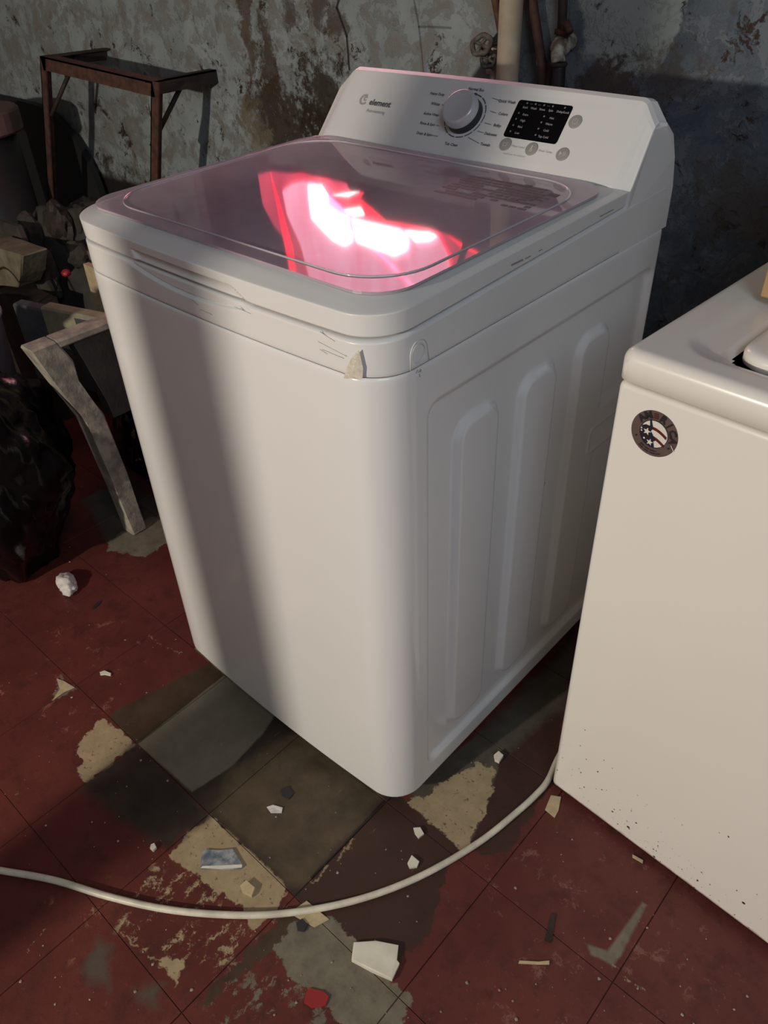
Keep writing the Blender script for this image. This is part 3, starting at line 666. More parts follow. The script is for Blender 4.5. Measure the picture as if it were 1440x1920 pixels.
# brand mark
bm = bmesh.new(); textbm(bm, 'element', .0135, fm(-.1682, .0622), bold=.00035); parts(obj('lettering', bm, M['ink'])); 
bm = bmesh.new()
def arcband(bm, r0, r1, a0, a1, Mx, n=24):
    A = [];
    for k in range(n+1):
        a = a0+(a1-a0)*k/n; A.append((bm.verts.new(Mx @ Vector((r0*math.cos(a), r0*math.sin(a), 0))), bm.verts.new(Mx @ Vector((r1*math.cos(a), r1*math.sin(a), 0)))))
    for p, q in zip(A, A[1:]): bm.faces.new((p[0], p[1], q[1], q[0]))
cm = fm(-.2035, .0648)
arcband(bm, .0055, .0088, math.radians(60), math.radians(325), cm); arcband(bm, .0018, .0040, math.radians(20), math.radians(330), cm @ Matrix.Translation((.0022, .0018, 0)))
textbm(bm, 'Autosensing', .0078, fm(-.1700, .0487)); parts(obj('emblem', bm, M['inkpale']))
# dial: dashed ring, skirt, knob
DU, DV = -.0040, .0620
bm = bmesh.new(); cm = fm(DU, DV)
nd = 14
for k in range(nd):
    a0 = math.radians(88)-2*PI*k/nd; arcband(bm, .0318, .0332, a0-2*PI/nd+.05, a0-.02, cm, 6)
arcband(bm, .0300, .0345, math.radians(84), math.radians(92), cm, 3)
for u0, v0, u1, v1 in ((.028, .092, .020+.022, .0900), (.0335, .0735, .045, .0718), (.0335, .056, .046, .0545), (.028, .043, .040, .0415), (.018, .032, .040, .026), (-.040, .089, -.046, .0885), (-.044, .0725, -.052, .073), (-.034, .0265, -.046, .0265), (-.040, .042, -.046, .042)):
    d = Vector((u1-u0, v1-v0, 0)); nrm = Vector((-d.y, d.x, 0)).normalized()*.0003
    bm.faces.new([bm.verts.new(fm(0, 0) @ Vector((a, b, 0))) for a, b in ((u0+nrm.x, v0+nrm.y), (u1+nrm.x, v1+nrm.y), (u1-nrm.x, v1-nrm.y), (u0-nrm.x, v0-nrm.y))])
for s, u, v in (('Heavy Duty', -.0690, .0880), ('Whites', -.0640, .0730), ('Active Wear', -.0630, .0570), ('Rinse & Spin', -.0620, .0420), ('Drain & Spin', -.0600, .0265), ('Tub Clean', -.0050, .0180), ('Normal Eco', -.0050, .1015), ('Quick Wash', .0540, .0895), ('Colors', .0570, .0715), ('Bulky', .0560, .0545), ('Delicates', .0520, .0410), ('Towels', .0510, .0255)):
    textbm(bm, s, .0056, fm(u, v), bold=.00012)
parts(obj('dial_markings', bm, M['ink']))
bm = bmesh.new(); lathe(bm, [(.0275, 0), (.0268, .010), (.0255, .0125), (.024, .013), (0, .013)], 48, fm(DU, DV, .0003)); parts(obj('dial_skirt', bm, M['dark'], None, True))
bm = bmesh.new(); lathe(bm, [(.0262, .010), (.0268, .012), (.0262, .021), (.0245, .0235), (.0225, .0242), (.0215, .0238), (0, .0245)], 48, fm(DU, DV, .0003)); kn = parts(obj('dial_knob', bm, M['knob'], None, True)); kn['label'] = 'silver round selector dial'
# display
bm = bmesh.new(); prism(bm, rrect(.0722, .1570, .0412, .0947, .004), .0002, .0008, fm(0, 0, 0)); dsp = parts(obj('display', bm, M['display'])); dsp['label'] = 'glossy black indicator display'
bm = bmesh.new()
def dt(s, u, v, size=.0042): textbm(bm, s, size, fm(u, v, .0014), bold=.0001)
for s, u in (('Soak', .087), ('Wash', .1005), ('Rinse', .114), ('Spin', .1275), ('Delay/Lock', .1460)): dt(s, u, .0845)
for u in (.087, .1005, .114, .1275, .1460): dt('*', u, .0895, .006)
dt('- -', .094, .0905, .004); dt('- -', .107, .0905, .004); dt('- -', .121, .0905, .004)
for s, v in (('Extra', .0745), ('High', .0660), ('Med', .0570), ('Low', .0480)): dt(s, .0925, v); dt('*', .0810, v, .006)
for s, v in (('Hot', .0745), ('Warm', .0660), ('Cold', .0570), ('Tap Cold', .0480)): dt(s, .1340, v); dt('*', .1215, v, .006)
o = obj('display_lettering', bm, M['dispink']); o.parent = dsp
def button(u, v, icon):
    bm = bmesh.new(); lathe(bm, [(.0092, 0), (.0090, .0010), (.0082, .0013), (0, .0013)], 32, fm(u, v, .0002)); b_ = parts(obj('button', bm, M['grey'], None, True))
    bm = bmesh.new(); cm = fm(u, v, .0018)
    if icon == 'power': arcband(bm, .0032, .0040, math.radians(120), math.radians(420), cm, 20); prism(bm, [(-.0004, 0), (.0004, 0), (.0004, .0045), (-.0004, .0045)], 0, .0001, cm)
    elif icon == 'tub':
        prism(bm, [(-.004, .003), (-.0032, .003), (-.0026, -.0022), (.0026, -.0022), (.0032, .003), (.004, .003), (.0032, -.003), (-.0032, -.003)], 0, .0001, cm); prism(bm, [(-.0028, .0002), (0, .0012), (.0028, .0002), (.0028, .0008), (0, .0018), (-.0028, .0008)], 0, .0001, cm)
    elif icon == 'therm': arcband(bm, .0010, .0022, 0, 2*PI, cm @ Matrix.Translation((0, -.0025, 0)), 16); prism(bm, [(-.0012, -.001), (.0012, -.001), (.0012, .0045), (-.0012, .0045)], 0, .0001, cm)
    else: prism(bm, [(-.0045, -.003), (-.0005, 0), (-.0045, .003)], 0, .0001, cm); prism(bm, [(.0010, -.003), (.0020, -.003), (.0020, .003), (.0010, .003)], 0, .0001, cm); prism(bm, [(.0032, -.003), (.0042, -.003), (.0042, .003), (.0032, .003)], 0, .0001, cm)
    o = obj('button_icon', bm, M['icon']); o.parent = b_
button(.0821, .0307, 'tub'); button(.1249, .0301, 'therm'); button(.1730, .0297, 'play'); button(.1695, .0745, 'power')
bm = bmesh.new(); textbm(bm, 'Water Level', .0042, fm(.1030, .0300)); textbm(bm, 'Wash Temp.', .0042, fm(.1468, .0295)); textbm(bm, 'Hold 3 sec. for child lock', .0034, fm(.103, .0180)); parts(obj('button_lettering', bm, M['inkpale']))
for o in con.children: o.matrix_parent_inverse = Matrix.Identity(4)

# ---------------------------------------------------------------- second, older machine
A2 = Vector((.425, .202, 0)); RZ2 = math.atan2(-.0585, .998)
om = empty('old_washing_machine', A2, RZ2, 'older cream-white top-loading machine with rust-specked lower front', 'washing machine')
W2, D2, ZT = .66, .575, .770
M2W = Matrix.Translation(A2) @ Matrix.Rotation(RZ2, 4, 'Z'); M2I = M2W.inverted()
bm = bmesh.new(); box(bm, (0, 0, .010), (W2, D2, .7335), .007, 3); obj('cabinet', bm, M['old'], om, True)
for s in om.children: s.data.polygons.foreach_set('use_smooth', [len(p.vertices) >= 3 and p.area < .01 for p in s.data.polygons])
def rgrid():     # top pan with pressed recess
    bm = bmesh.new(); nx, ny = 150, 130; V = {}
    x0, x1, y0, y1 = -.002, W2+.002, -.004, D2+.002
    for i in range(nx+1):
        for j in range(ny+1):
            # denser near the front-left corner
            fx, fy = i/nx, j/ny; x = x0+(x1-x0)*fx**1.3; y = y0+(y1-y0)*fy**1.3
            e = min(x-x0, x1-x, y-y0, y1-y); r = .012
            sd = sdrr(x, y, x0, x1, y0, y1, .016); dd = max(0, r+sd) if sd > -r else 0
            z = ZT-(r-math.sqrt(max(0, r*r-min(dd, r)**2)))
            s1 = sdrr(x, y, .034, W2-.034, .028, D2-.10, .045); z -= .004*sm(-s1/.022)
            s2 = sdrr(x, y, .076, W2-.076, .040, D2-.14, .03); z -= .006*sm(-s2/.006)
            if sd > 0:   # keep corners round
                cx = min(max(x, x0+.016), x1-.016); cy = min(max(y, y0+.016), y1-.016); d = Vector((x-cx, y-cy)); d = d.normalized()*.016 if d.length > 0 else d
                x, y = cx+d.x, cy+d.y; z = ZT-r
            V[i, j] = bm.verts.new((x, y, z))
    for i in range(nx):
        for j in range(ny): bm.faces.new((V[i, j], V[i+1, j], V[i+1, j+1], V[i, j+1]))
    ring = [V[i, 0] for i in range(nx+1)]+[V[nx, j] for j in range(1, ny+1)]+[V[i, ny] for i in range(nx-1, -1, -1)]+[V[0, j] for j in range(ny-1, 0, -1)]
    lo = [bm.verts.new((v.co.x, v.co.y, .7375)) for v in ring]; l2 = [bm.verts.new((v.co.x*.985+.005, v.co.y*.985+.004, .7355)) for v in ring]; n = len(ring)
    for A, B in ((ring, lo), (lo, l2)):
        for k in range(n): bm.faces.new((A[k], A[(k+1) % n], B[(k+1) % n], B[k]))
    bmesh.ops.remove_doubles(bm, verts=bm.verts, dist=.00002)
    return bm
obj('top_panel', rgrid(), M['cream'], om, True)
bm = bmesh.new(); box(bm, (.082, .046, .7590), (W2-.082, D2-.146, .7600)); obj('lid_gap', bm, M['gap_shade'], om)  # grey-green sheet paints the shadow gap around the lid
ld = rrect(.0885, W2-.0885, .0525, D2-.155, .03, 8)
def ins(pl, d): 
    xs = [p[0] for p in pl]; ys = [p[1] for p in pl]; cx, cy = (min(xs)+max(xs))/2, (min(ys)+max(ys))/2; w_, h_ = max(xs)-cx, max(ys)-cy
    return [(cx+(x-cx)*(w_-d)/w_, cy+(y-cy)*(h_-d)/h_) for x, y in pl]
bm = loft([[(x, y, z) for x, y in ins(ld, d)] for d, z in ((.004, .7595), (0, .7615), (0, .7700), (.0015, .7735), (.005, .7757), (.010, .7765))], cap0=True, cap1=True); obj('lid', bm, M['cream'], om, True)
bm = bmesh.new(); prism(bm, [(D2-.11, ZT-.002), (D2-.085, ZT+.12), (D2-.05, ZT+.135), (D2-.005, ZT+.12), (D2-.003, ZT-.002)], .0, W2, ax=0); obj('control_panel', bm, M['cream'], om)
for x in (.05, W2-.05):
    for y in (.05, D2-.05):
        bm = bmesh.new(); lathe(bm, [(0, 0), (.018, 0), (.018, .008), (.01, .012), (0, .012)], 16, Matrix.Translation((x, y, 0))); obj('foot', bm, M['dark'], om)
rr = random.Random(9); bm = bmesh.new(); L3 = [(264, 64, 5), (234, 165, 5), (120, 242, 5), (272, 252, 5), (386, 258, 5), (238, 338, 7), (346, 332, 7), (226, 312, 4), (440, 310, 4), (258, 432, 7), (230, 438, 5), (335, 442, 4), (372, 448, 6), (402, 452, 4), (285, 520, 4), (440, 588, 9), (452, 574, 6), (488, 578, 5), (562, 584, 5), (474, 668, 6), (535, 652, 4), (593, 662, 8), (548, 700, 6), (654, 820, 4), (735, 782, 5), (733, 810, 6), (704, 830, 7), (722, 842, 6), (708, 878, 10), (748, 910, 5), (888, 960, 5), (1014, 980, 6), (988, 1032, 10), (966, 1076, 6), (1068, 1058, 5), (1240, 1096, 6), (1186, 750, 7), (1128, 725, 4), (1068, 1128, 5), (1226, 1252, 6), (1316, 1336, 5), (1370, 1122, 5), (888, 675, 4), (86, 322, 6), (42, 382, 6)]
for k in range(90): L3.append((rr.gauss(560, 330), 0, rr.choice((1.5, 2, 2.5, 3)))); L3[-1] = (L3[-1][0], 330+(L3[-1][0]-40)*.80-abs(rr.gauss(0, 130)), L3[-1][2])
for X_, Y_, r_ in L3:
    d = ray(1020+X_/3.43, 1350+Y_/3.43); EY = Vector((.0585, .998, 0)); t_ = (A2-CAM).dot(EY)/d.dot(EY); q = M2I @ (CAM+d*t_)
    if q.z < .016 or q.x < .004: continue
    r_ = r_/3.43*.00085*.75; n_ = 8; ring = [(q.x+r_*rr.uniform(.7, 1.25)*math.cos(2*PI*k/n_), -.0002, q.z+r_*rr.uniform(.7, 1.3)*math.sin(2*PI*k/n_)) for k in range(n_)]
    bm.faces.new([bm.verts.new(v) for v in ring])
o = obj('rust_spots', bm, mat('rust_spot', (.06, .03, .02), .8), om); o['kind'] = 'stuff'
# round sticker
sx_, sz_ = .0497, .6890; SR = .0262
def stm(h=.0006): m = Matrix(((1, 0, 0), (0, 0, -1), (0, 1, 0))).to_4x4(); m.translation = Vector((sx_, -h, sz_)); return m
MS = {'ring': mat('sticker_taupe', (.115, .075, .072), .45, var=.15, vscale=60), 'blue': mat('sticker_navy', (.006, .006, .02), .45), 'red': mat('sticker_red', (.10, .010, .008), .45), 'white': mat('sticker_white', (.74, .71, .66), .4), 'ink': mat('sticker_black', (.012, .010, .016), .5)}
bm = bmesh.new(); lathe(bm, [(SR, 0), (SR, .0004), (0, .0004)], 56, stm(0)); stk = obj('sticker', bm, MS['ring'], om); stk['label'] = 'round taupe sticker with curved lettering, stars and stripes'
# artwork: tilted slightly
T = Matrix.Rotation(math.radians(-6), 4, 'Z')
bm = bmesh.new(); lathe(bm, [(.0158, 0), (0, .00005)], 40, stm(.0008) @ T @ Matrix.Translation((.0003, -.0002, 0))); obj('sticker_field', bm, MS['white'], stk)
bm = bmesh.new()
def band(bm, pts, wds, Mx):
    prev = None
    for i, (x, y) in enumerate(pts):
        a = bm.verts.new(Mx @ Vector((x, y+wds[i]/2, 0))); b = bm.verts.new(Mx @ Vector((x, y-wds[i]/2, 0)))
        if prev: bm.faces.new((prev[0], a, b, prev[1]))
        prev = (a, b)
mm = stm(.0010) @ T
for y0 in (.0045, -.0055): band(bm, [(-.011+.0025*k, y0+.0028*math.sin(k/10*PI*1.0)-.0003*k) for k in range(11)], [.0034]*11, mm)
obj('sticker_stripes', bm, MS['red'], stk)
bm = bmesh.new()
prism(bm, [(-.0145, .004), (-.011, .0068), (-.006, .0060), (-.003, .0045), (-.0045, .000), (.001, -.0035), (.002, -.0085), (.0045, -.0145), (-.004, -.0155), (-.010, -.0125), (-.0150, -.005)], 0, .00005, stm(.0012) @ T)
prism(bm, [(-.0085, .014), (-.0068, .0146), (-.002, .0048), (-.006, .0055)], 0, .00005, stm(.0012) @ T)
prism(bm, [(-.0035, .0015), (.004, -.0062), (.002, -.008), (-.004, -.002)], 0, .00005, stm(.00121) @ T)
arcband(bm, .0152, .0160, 0, 2*PI, stm(.00125) @ T, 40)
obj('sticker_canton', bm, MS['blue'], stk)
bm = bmesh.new()
def star(x, y, r):
    pts = []
    for k in range(10): a = PI/2+PI*k/5; q = r if k % 2 == 0 else r*.42; pts.append((x+q*math.cos(a), y+q*math.sin(a)))
    prism(bm, pts, 0, .00005, stm(.0015) @ T)
star(-.0078, -.0004, .0046); star(-.0015, -.0108, .0042)
for x, y, r in ((-.0142, .0022, .0009), (-.0138, -.0006, .0009), (-.0095, -.0082, .0011)): prism(bm, [(x+r*math.cos(a), y+r*math.sin(a)) for a in [2*PI*k/10 for k in range(10)]], 0, .00005, stm(.0015))
obj('sticker_stars', bm, MS['white'], stk)
bm = bmesh.new(); bm2 = bmesh.new()
for k, ch in enumerate('AMERICA'):
    a = math.radians(141-k*23.5); mx = stm(.0013) @ Matrix.Rotation(a-PI/2, 4, 'Z') @ Matrix.Translation((0, .0208, 0)); 
    if ch == 'E':
        for q in (-1, 0, 1): prism(bm2, [(-.0026, q*.0023-.0006), (.0026, q*.0023-.0006), (.0026, q*.0023+.0006), (-.0026, q*.0023+.0006)], 0, .00005, mx)
    else: textbm(bm, ch, .0112, mx, bold=.0004)
for a in (205, -28):
    x, y = .0208*math.cos(math.radians(a)), .0208*math.sin(math.radians(a)); prism(bm, [(x+.0011*math.cos(q), y+.0011*math.sin(q)) for q in [2*PI*k/8 for k in range(8)]], 0, .00005, stm(.0013))
obj('sticker_lettering', bm, MS['ink'], stk); obj('sticker_letter_bars', bm2, MS['red'], stk)
bm = bmesh.new()
for r_, n_ in ((.0225, 26), (.0195, 22)):
    for k in range(n_):
        a = math.radians(232+k*2.6); x, y = r_*math.cos(a), r_*math.sin(a)
        if k % 7 == 6: continue
        mx = stm(.0013) @ Matrix.Translation((x, y, 0)) @ Matrix.Rotation(a+PI/2, 4, 'Z'); prism(bm, [(-.0004, -.0006), (.0004, -.0006), (.0004, .0006), (-.0004, .0006)], 0, .00004, mx)
obj('sticker_small_print', bm, MS['ink'], stk)['kind'] = 'stuff'
bm = bmesh.new(); prism(bm, [(.0200, -.0052), (.0206, -.0048), (.0250, -.0105), (.0244, -.0110)], 0, .00005, stm(.0014)); obj('sticker_tear', bm, MS['white'], stk)
# cardboard box on its lid
bx0 = M2W @ Vector((.0495, .190, .7766))
cb = empty('cardboard_box', bx0, RZ2, 'brown cardboard box standing on the older machine', 'box')
bm = bmesh.new(); box(bm, (0, 0, 0), (.20, .13, .15), .0015, 1); obj('carton', bm, M['card'], cb)
bm = bmesh.new(); box(bm, (.003, .058, .1500), (.197, .072, .1504)); obj('packing_tape', bm, M['tape'], cb)

# ---------------------------------------------------------------- cable on the floor
cp = [(-60, 1622), (0, 1632), (100, 1650), (200, 1680), (300, 1703), (400, 1714), (500, 1715), (600, 1703), (700, 1678), (800, 1637), (900, 1578), (970, 1522), (1005, 1490), (1028, 1462)]
pts = [Vector((*F(u, v, .0052), .0052)) for u, v in cp]; d0 = (pts[0]-pts[1]).normalized()
pts = [pts[0]+d0*.9+Vector((0, -.3, 0)), pts[0]+d0*.35]+pts
pts += [Vector((.404, .27, .0052)), Vector((.385, .42, .0052)), Vector((.37, .60, .0052)), Vector((.36, .80, .0052))]
pts_cable = pts
tag(mktube('power_cable', spline(pts, 8), .0050, M['cable'], n=14), 'long white cable curving across the red floor', 'cable')

# ---------------------------------------------------------------- bits lying on the floor
def shard(name, px, th, m, label, cat='shard', z0=.0002, tilt=0, group=None):
    q = [F(u, v, th) for u, v in px]; cx = sum(p[0] for p in q)/len(q); cy = sum(p[1] for p in q)/len(q)
    bm = bmesh.new(); rr = random.Random(len(name)+int(px[0][0]))
    lo = [(p[0]-cx, p[1]-cy, 0) for p in q]; hi = [(p[0]-cx, p[1]-cy, th*(1+rr.uniform(-.1, .1))) for p in q]; hi2 = [(x*.93, y*.93, z+th*.04) for x, y, z in hi]
    bm = loft([lo, hi, hi2], cap0=True, cap1=True); o = obj(name, bm, m, None, False, (cx, cy, z0)); o.rotation_euler = (tilt, 0, 0)
    return tag(o, label, cat, group)
sh = shard('tile_shard', ((663, 1767), (705, 1764), (747, 1772), (744, 1800), (749, 1806), (735, 1837), (700, 1822), (659, 1800)), .006, M['chipw'], 'largest white ceramic tile shard near the bottom edge')
def rest(name, px, th, m, label, base): return shard(name, px, th, m, label, z0=base)
o = shard('foil_scrap', ((378, 1598), (386, 1592), (410, 1594), (436, 1591), (456, 1624), (452, 1628), (415, 1630), (376, 1628)), .003, M['foil'], 'blue-grey foil-faced scrap on the beige tile', 'scrap')
bm = bmesh.new(); q = [Vector((*F(u, v, .003), .0036))-o.location for u, v in ((376, 1628), (415, 1630), (454, 1627), (454, 1621), (415, 1623), (380, 1624))]; bm.faces.new([bm.verts.new(p) for p in q]); e = obj('torn_edge', bm, M['chipw'], o); e['label'] = 'white torn edge'
shard('stone_chip', ((450, 1660), (462, 1650), (478, 1664), (472, 1680), (455, 1672)), .006, M['chipb'], 'pinkish stone chip lying on beige tile below the foil scrap', 'chip')
shard('tile_shard', ((556, 1702), (575, 1689), (592, 1703), (617, 1724), (590, 1739), (548, 1715)), .0012, M['chipb'], 'flat beige shard partly under the white cable')
shard('stone_chip', ((775, 1552), (788, 1551), (795, 1563), (785, 1571), (778, 1562)), .004, M['chipw'], 'pale square chip between washer corner and cable, the upper of two', 'chip')
shard('stone_chip', ((764, 1618), (772, 1603), (786, 1615), (782, 1625), (768, 1627)), .004, M['chipw'], 'pale triangular chip just above the cable, the lower of two', 'chip')
shard('stone_chip', ((926, 1415), (935, 1408), (944, 1416), (936, 1428), (928, 1424)), .006, M['chipw'], 'small white chip in the gap between the two machines', 'chip')
shard('tile_shard', ((1033, 1491), (1052, 1494), (1047, 1520), (1040, 1533), (1022, 1518)), .0015, M['chipb'], 'beige shard beside the lower corner of the older machine')
shard('paint_flake', ((573, 1862), (580, 1852), (605, 1858), (617, 1868), (610, 1886), (585, 1890), (570, 1880)), .0018, M['chipr'], 'glossy red flake on the bare grey patch', 'flake')
shard('stone_chip', ((555, 1730), (567, 1722), (577, 1733), (570, 1746), (558, 1744)), .003, M['dark'], 'dark round chip beside the beige shard under the cable', 'chip')
shard('paper_scrap', ((500, 1513), (512, 1509), (530, 1514), (528, 1524), (508, 1524)), .0015, M['fluff'], 'small torn white paper scrap on the brown tile before the washer', 'scrap')
shard('stone_chip', ((526, 1480), (540, 1474), (550, 1488), (542, 1498), (530, 1492)), .0015, M['dark'], 'dark scrap next to the torn white paper scrap', 'chip')
shard('tile_shard', ((98, 1314), (112, 1292), (106, 1272), (120, 1277), (140, 1289), (120, 1298)), .0010, M['chipb'], 'pointed grey-beige shard on the red floor at left')
shard('cigarette_stub', ((187, 1260), (196, 1257), (208, 1262), (207, 1266), (196, 1264), (188, 1265)), .003, M['chipw'], 'small curved white sliver on the red floor left of the washer', 'sliver')
shard('plastic_sliver', ((172, 1142), (178, 1140), (186, 1133), (190, 1126), (184, 1128), (176, 1134)), .0015, M['dark'], 'small black sliver on the red floor left of the washer', 'sliver')
shard('stone_chip', ((283, 1583), (289, 1580), (293, 1588), (287, 1595), (281, 1590)), .005, M['chipw'], 'small white pebble at the left end of the beige tile', 'chip')
shard('wood_splinter', ((974, 1801), (1010, 1803), (1030, 1801), (1030, 1808), (1008, 1808), (972, 1806)), .002, M['chipb'], 'thin pale splinter on the red floor near the bottom', 'splinter')
shard('wood_splinter', ((1022, 1762), (1034, 1712), (1042, 1714), (1034, 1766)), .0015, M['rustdark'], 'dark splinter on the red floor, before the older machine', 'splinter')
shard('wood_splinter', ((1186, 1602), (1206, 1613), (1205, 1618), (1186, 1607)), .002, M['chipb'], 'pale splinter at the foot of the older machine', 'splinter')
fp = F(130, 1092); o = blob('fluff_clump', (fp[0]+.012, fp[1]-.01, 0), (.034, .018, .014), M['fluff'], sub=4, amp=.3, freq=1.8, seed=2); o.rotation_euler = (0, 0, -.2); tag(o, 'clump of white fluff on the red floor by the black bag', 'fluff')
# crumbs nobody could count
cab = spline(pts_cable, 8)
bm = bmesh.new(); rr = random.Random(11)
for k in range(300):
    u, v = rr.uniform(-40, 1440), rr.uniform(1020, 1920)
    p = F(u, v)
    if (-.30 < p[0] < .30 and -.03 < p[1] < .62) or (p[0] > .41 and p[1] > .17): continue
    if p[1] > 1 or min(math.hypot(q.x-p[0], q.y-p[1]) for q in cab) < .011: continue
    s = rr.choice((.0006, .0008, .0008, .001, .0014, .0018)) * rr.uniform(.7, 1.3)
    r = bmesh.ops.create_icosphere(bm, subdivisions=1, radius=s)
    for v_ in r['verts']: v_.co = Vector((v_.co.x*rr.uniform(.7, 1.5)+p[0], v_.co.y*rr.uniform(.7, 1.5)+p[1], max(0, v_.co.z*.7)+.0003))
tag(obj('floor_crumbs', bm, mat('crumb_grit', (.42, .34, .28), .9, var=.4, vscale=3)), 'scattered pale crumbs and grit on the floor', 'crumbs', kind='stuff')

# ---------------------------------------------------------------- pipes and taps on the back wall
PY = .84
def px_at(u, v, y): return P(u, v, 1, y)
p = px_at(957, 40, PY)
bigp = empty('drain_pipe', (p.x, PY, .0), label='thick cream plastic pipe running up the wall behind the washer', cat='pipe')
bm = bmesh.new(); tube(bm, [(0, 0, 0), (0, 0, 2.55)], .0205, 28); obj('pipe_length', bm, M['pipe'], bigp, True)
bm = bmesh.new(); tube(bm, [(0, 0, .45), (0, 0, .52)], .0255, 28); obj('pipe_coupling', bm, M['pipe'], bigp, True)
for k, (u, top, y, r_, lab) in enumerate(((931, 2.5, .872, .0075, 'thin rusty pipe close on the left of the cream pipe'), (1000, 2.5, .872, .0085, 'thin rusty pipe on the right of the cream pipe'))):
    a = px_at(u-2, 0, y); b = px_at(u+(22 if k == 0 else 18), 130, y); d = (a-b); up = a+d*(1.5/d.z) if d.z > .01 else a; dn = Vector((b.x+.01, y, .02))
    tag(mktube('water_pipe', [up, a, b, dn], r_, M['rust'], n=14), lab, 'pipe')
# shut-off valves with wheel handles
def torus(bm, c, nrm, R, r, n=24, wob=.0):
    nrm = Vector(nrm).normalized(); a = nrm.orthogonal().normalized(); b = nrm.cross(a)
    tube(bm, [Vector(c)+(a*math.cos(t)+b*math.sin(t))*R*(1+wob*math.sin(5*t)) for t in [2*PI*k/n for k in range(n)]], r, 10, close=True)
def valve(u, v, y, R, lab, nrm):
    c = px_at(u, v, y); root = empty('wheel_valve', (c.x, WY-.01, c.z), label=lab, cat='valve')
    n_ = Vector(nrm).normalized(); c0 = Vector((0, y-WY+.01, 0))
    bm = bmesh.new(); torus(bm, c0, n_, R, R*.27, wob=.06)
    a = n_.orthogonal().normalized(); b = n_.cross(a)
    for k in range(4): t = PI/2*k+.4; tube(bm, [c0, c0+(a*math.cos(t)+b*math.sin(t))*R], R*.2, 8)
    obj('hand_wheel', bm, M['brass'], root, True)
    bm = bmesh.new(); tube(bm, [c0, c0-n_*.02, Vector((0, -.012, -.012))], [.004, .005, .009], 12); obj('valve_stem', bm, M['brass'], root, True)
    bm = bmesh.new(); tube(bm, [(0, 0, -.012), (0, -.02, -.014), (0, -.022, -.05)], [.011, .012, .010], 14); obj('valve_body', bm, M['chippaint'], root, True)
    return root
valve(903, 84, .835, .0175, 'upper rusted wheel valve left of the cream pipe', (.15, -.75, .65)); valve(916, 112, .845, .0130, 'lower rusted wheel valve left of the cream pipe', (.3, -.75, .6))
# tap with hose right of the pipe
tpnt = px_at(1046, 88, .855); tap = empty('wall_tap', (tpnt.x, WY-.005, tpnt.z), label='paint-chipped wall tap with rusty lever above a black hose', cat='tap')
bm = bmesh.new(); tube(bm, spline([(0, .0, .004), (.0, -.03, .004), (.004, -.045, -.004), (.010, -.05, -.022)], 5), [.014]*10+[.012]*6, 16); bmesh.ops.create_icosphere(bm, subdivisions=2, radius=.017, matrix=Matrix.Translation((0, -.028, 0))); obj('tap_body', bm, M['chippaint'], tap, True)
bm = bmesh.new(); tube(bm, spline([(.004, -.03, .012), (.006, -.034, .026), (.016, -.045, .034), (.030, -.055, .026)], 5), [.008]*10+[.006]*6, 12); box(bm, (-.008, -.042, .018), (.016, -.024, .026)); obj('tap_lever', bm, M['rust'], tap, True)
bm = bmesh.new(); torus(bm, (.011, -.05, -.024), (0, 0, 1), .011, .004, 18); obj('hose_nut', bm, M['rustdark'], tap, True)
hs = [tap.location+Vector(q) for q in ((.012, -.05, -.026), (.014, -.05, -.08), (.012, -.045, -.2), (-.02, -.05, -.45), (-.05, -.06, -.75))]
tag(mktube('inlet_hose', spline(hs, 8), .0115, M['hose'], n=16), 'black rubber hose hanging from the tap behind the washer', 'hose')
c = px_at(1042, 60, .87)
tag(mktube('inlet_hose', spline([(c.x, .875, c.z+.1), (c.x+.008, .875, c.z), (c.x-.004, .872, c.z-.06), (c.x+.002, .872, c.z-.3), (c.x, .87, .2)], 6), .008, M['rustdark'], n=12), 'dark corroded pipe left of the wall tap', 'pipe')

# ---------------------------------------------------------------- iron table frame at the left
FYF, FYB = .70, .893
fa, fb = P(75, 105, 1, FYF), P(285, 153, 1, FYF); 
fr = empty('iron_frame', ((fa.x+fb.x)/2, FYF, 0), label='rusty angle-iron table frame standing against the wall', cat='frame')
FI = Matrix.Translation((-(fa.x+fb.x)/2, -FYF, 0)); TZ0, TZ1 = fa.z, fb.z
def lbar(name, a, b, w_, m, flat=(0, 0, 1), side=None):
    """angle iron: two thin leaves along a-b"""
    a = FI @ Vector(a); b = FI @ Vector(b); d = (b-a).normalized(); s = Vector(side).normalized() if side else d.cross(Vector(flat)).normalized(); f = Vector(flat).normalized()
    bm = bmesh.new()
    for e1, e2 in ((s, f), (f, s)):
        q = [a, b]; vsx = []
        for p_ in q:
            for s1, s2 in ((0, 0), (w_, 0), (w_, .004), (0, .004)): vsx.append(bm.verts.new(p_+e1*s1+e2*s2))
        for k in range(4): bm.faces.new((vsx[k], vsx[(k+1) % 4], vsx[4+(k+1) % 4], vsx[4+k]))
        bm.faces.new(vsx[0:4][::-1]); bm.faces.new(vsx[4:8])
    return obj(name, bm, m, fr)
lbar('top_rail', (fa.x, FYF, TZ0), (fb.x, FYF, TZ1), .034, M['rust'], (0, 0, -1), (0, 1, 0))
lbar('top_rail', (fa.x, FYF, TZ0), (fa.x+.01, FYB, TZ0-.002), .030, M['rustdark'], (0, 0, -1), (1, 0, 0))
lbar('top_rail', (fb.x, FYF, TZ1), (fb.x+.0, FYB, TZ1), .030, M['rustdark'], (0, 0, -1), (-1, 0, 0))
lbar('leg', (fa.x-.002, FYF, TZ0), (fa.x-.400, FYF, .0), .030, M['rust'], (1, 0, 0), (0, 1, 0))
lbar('leg', (fb.x-.004, FYF, TZ1), (fb.x-.325, FYF, .0), .032, M['rust'], (1, 0, 0), (0, 1, 0))
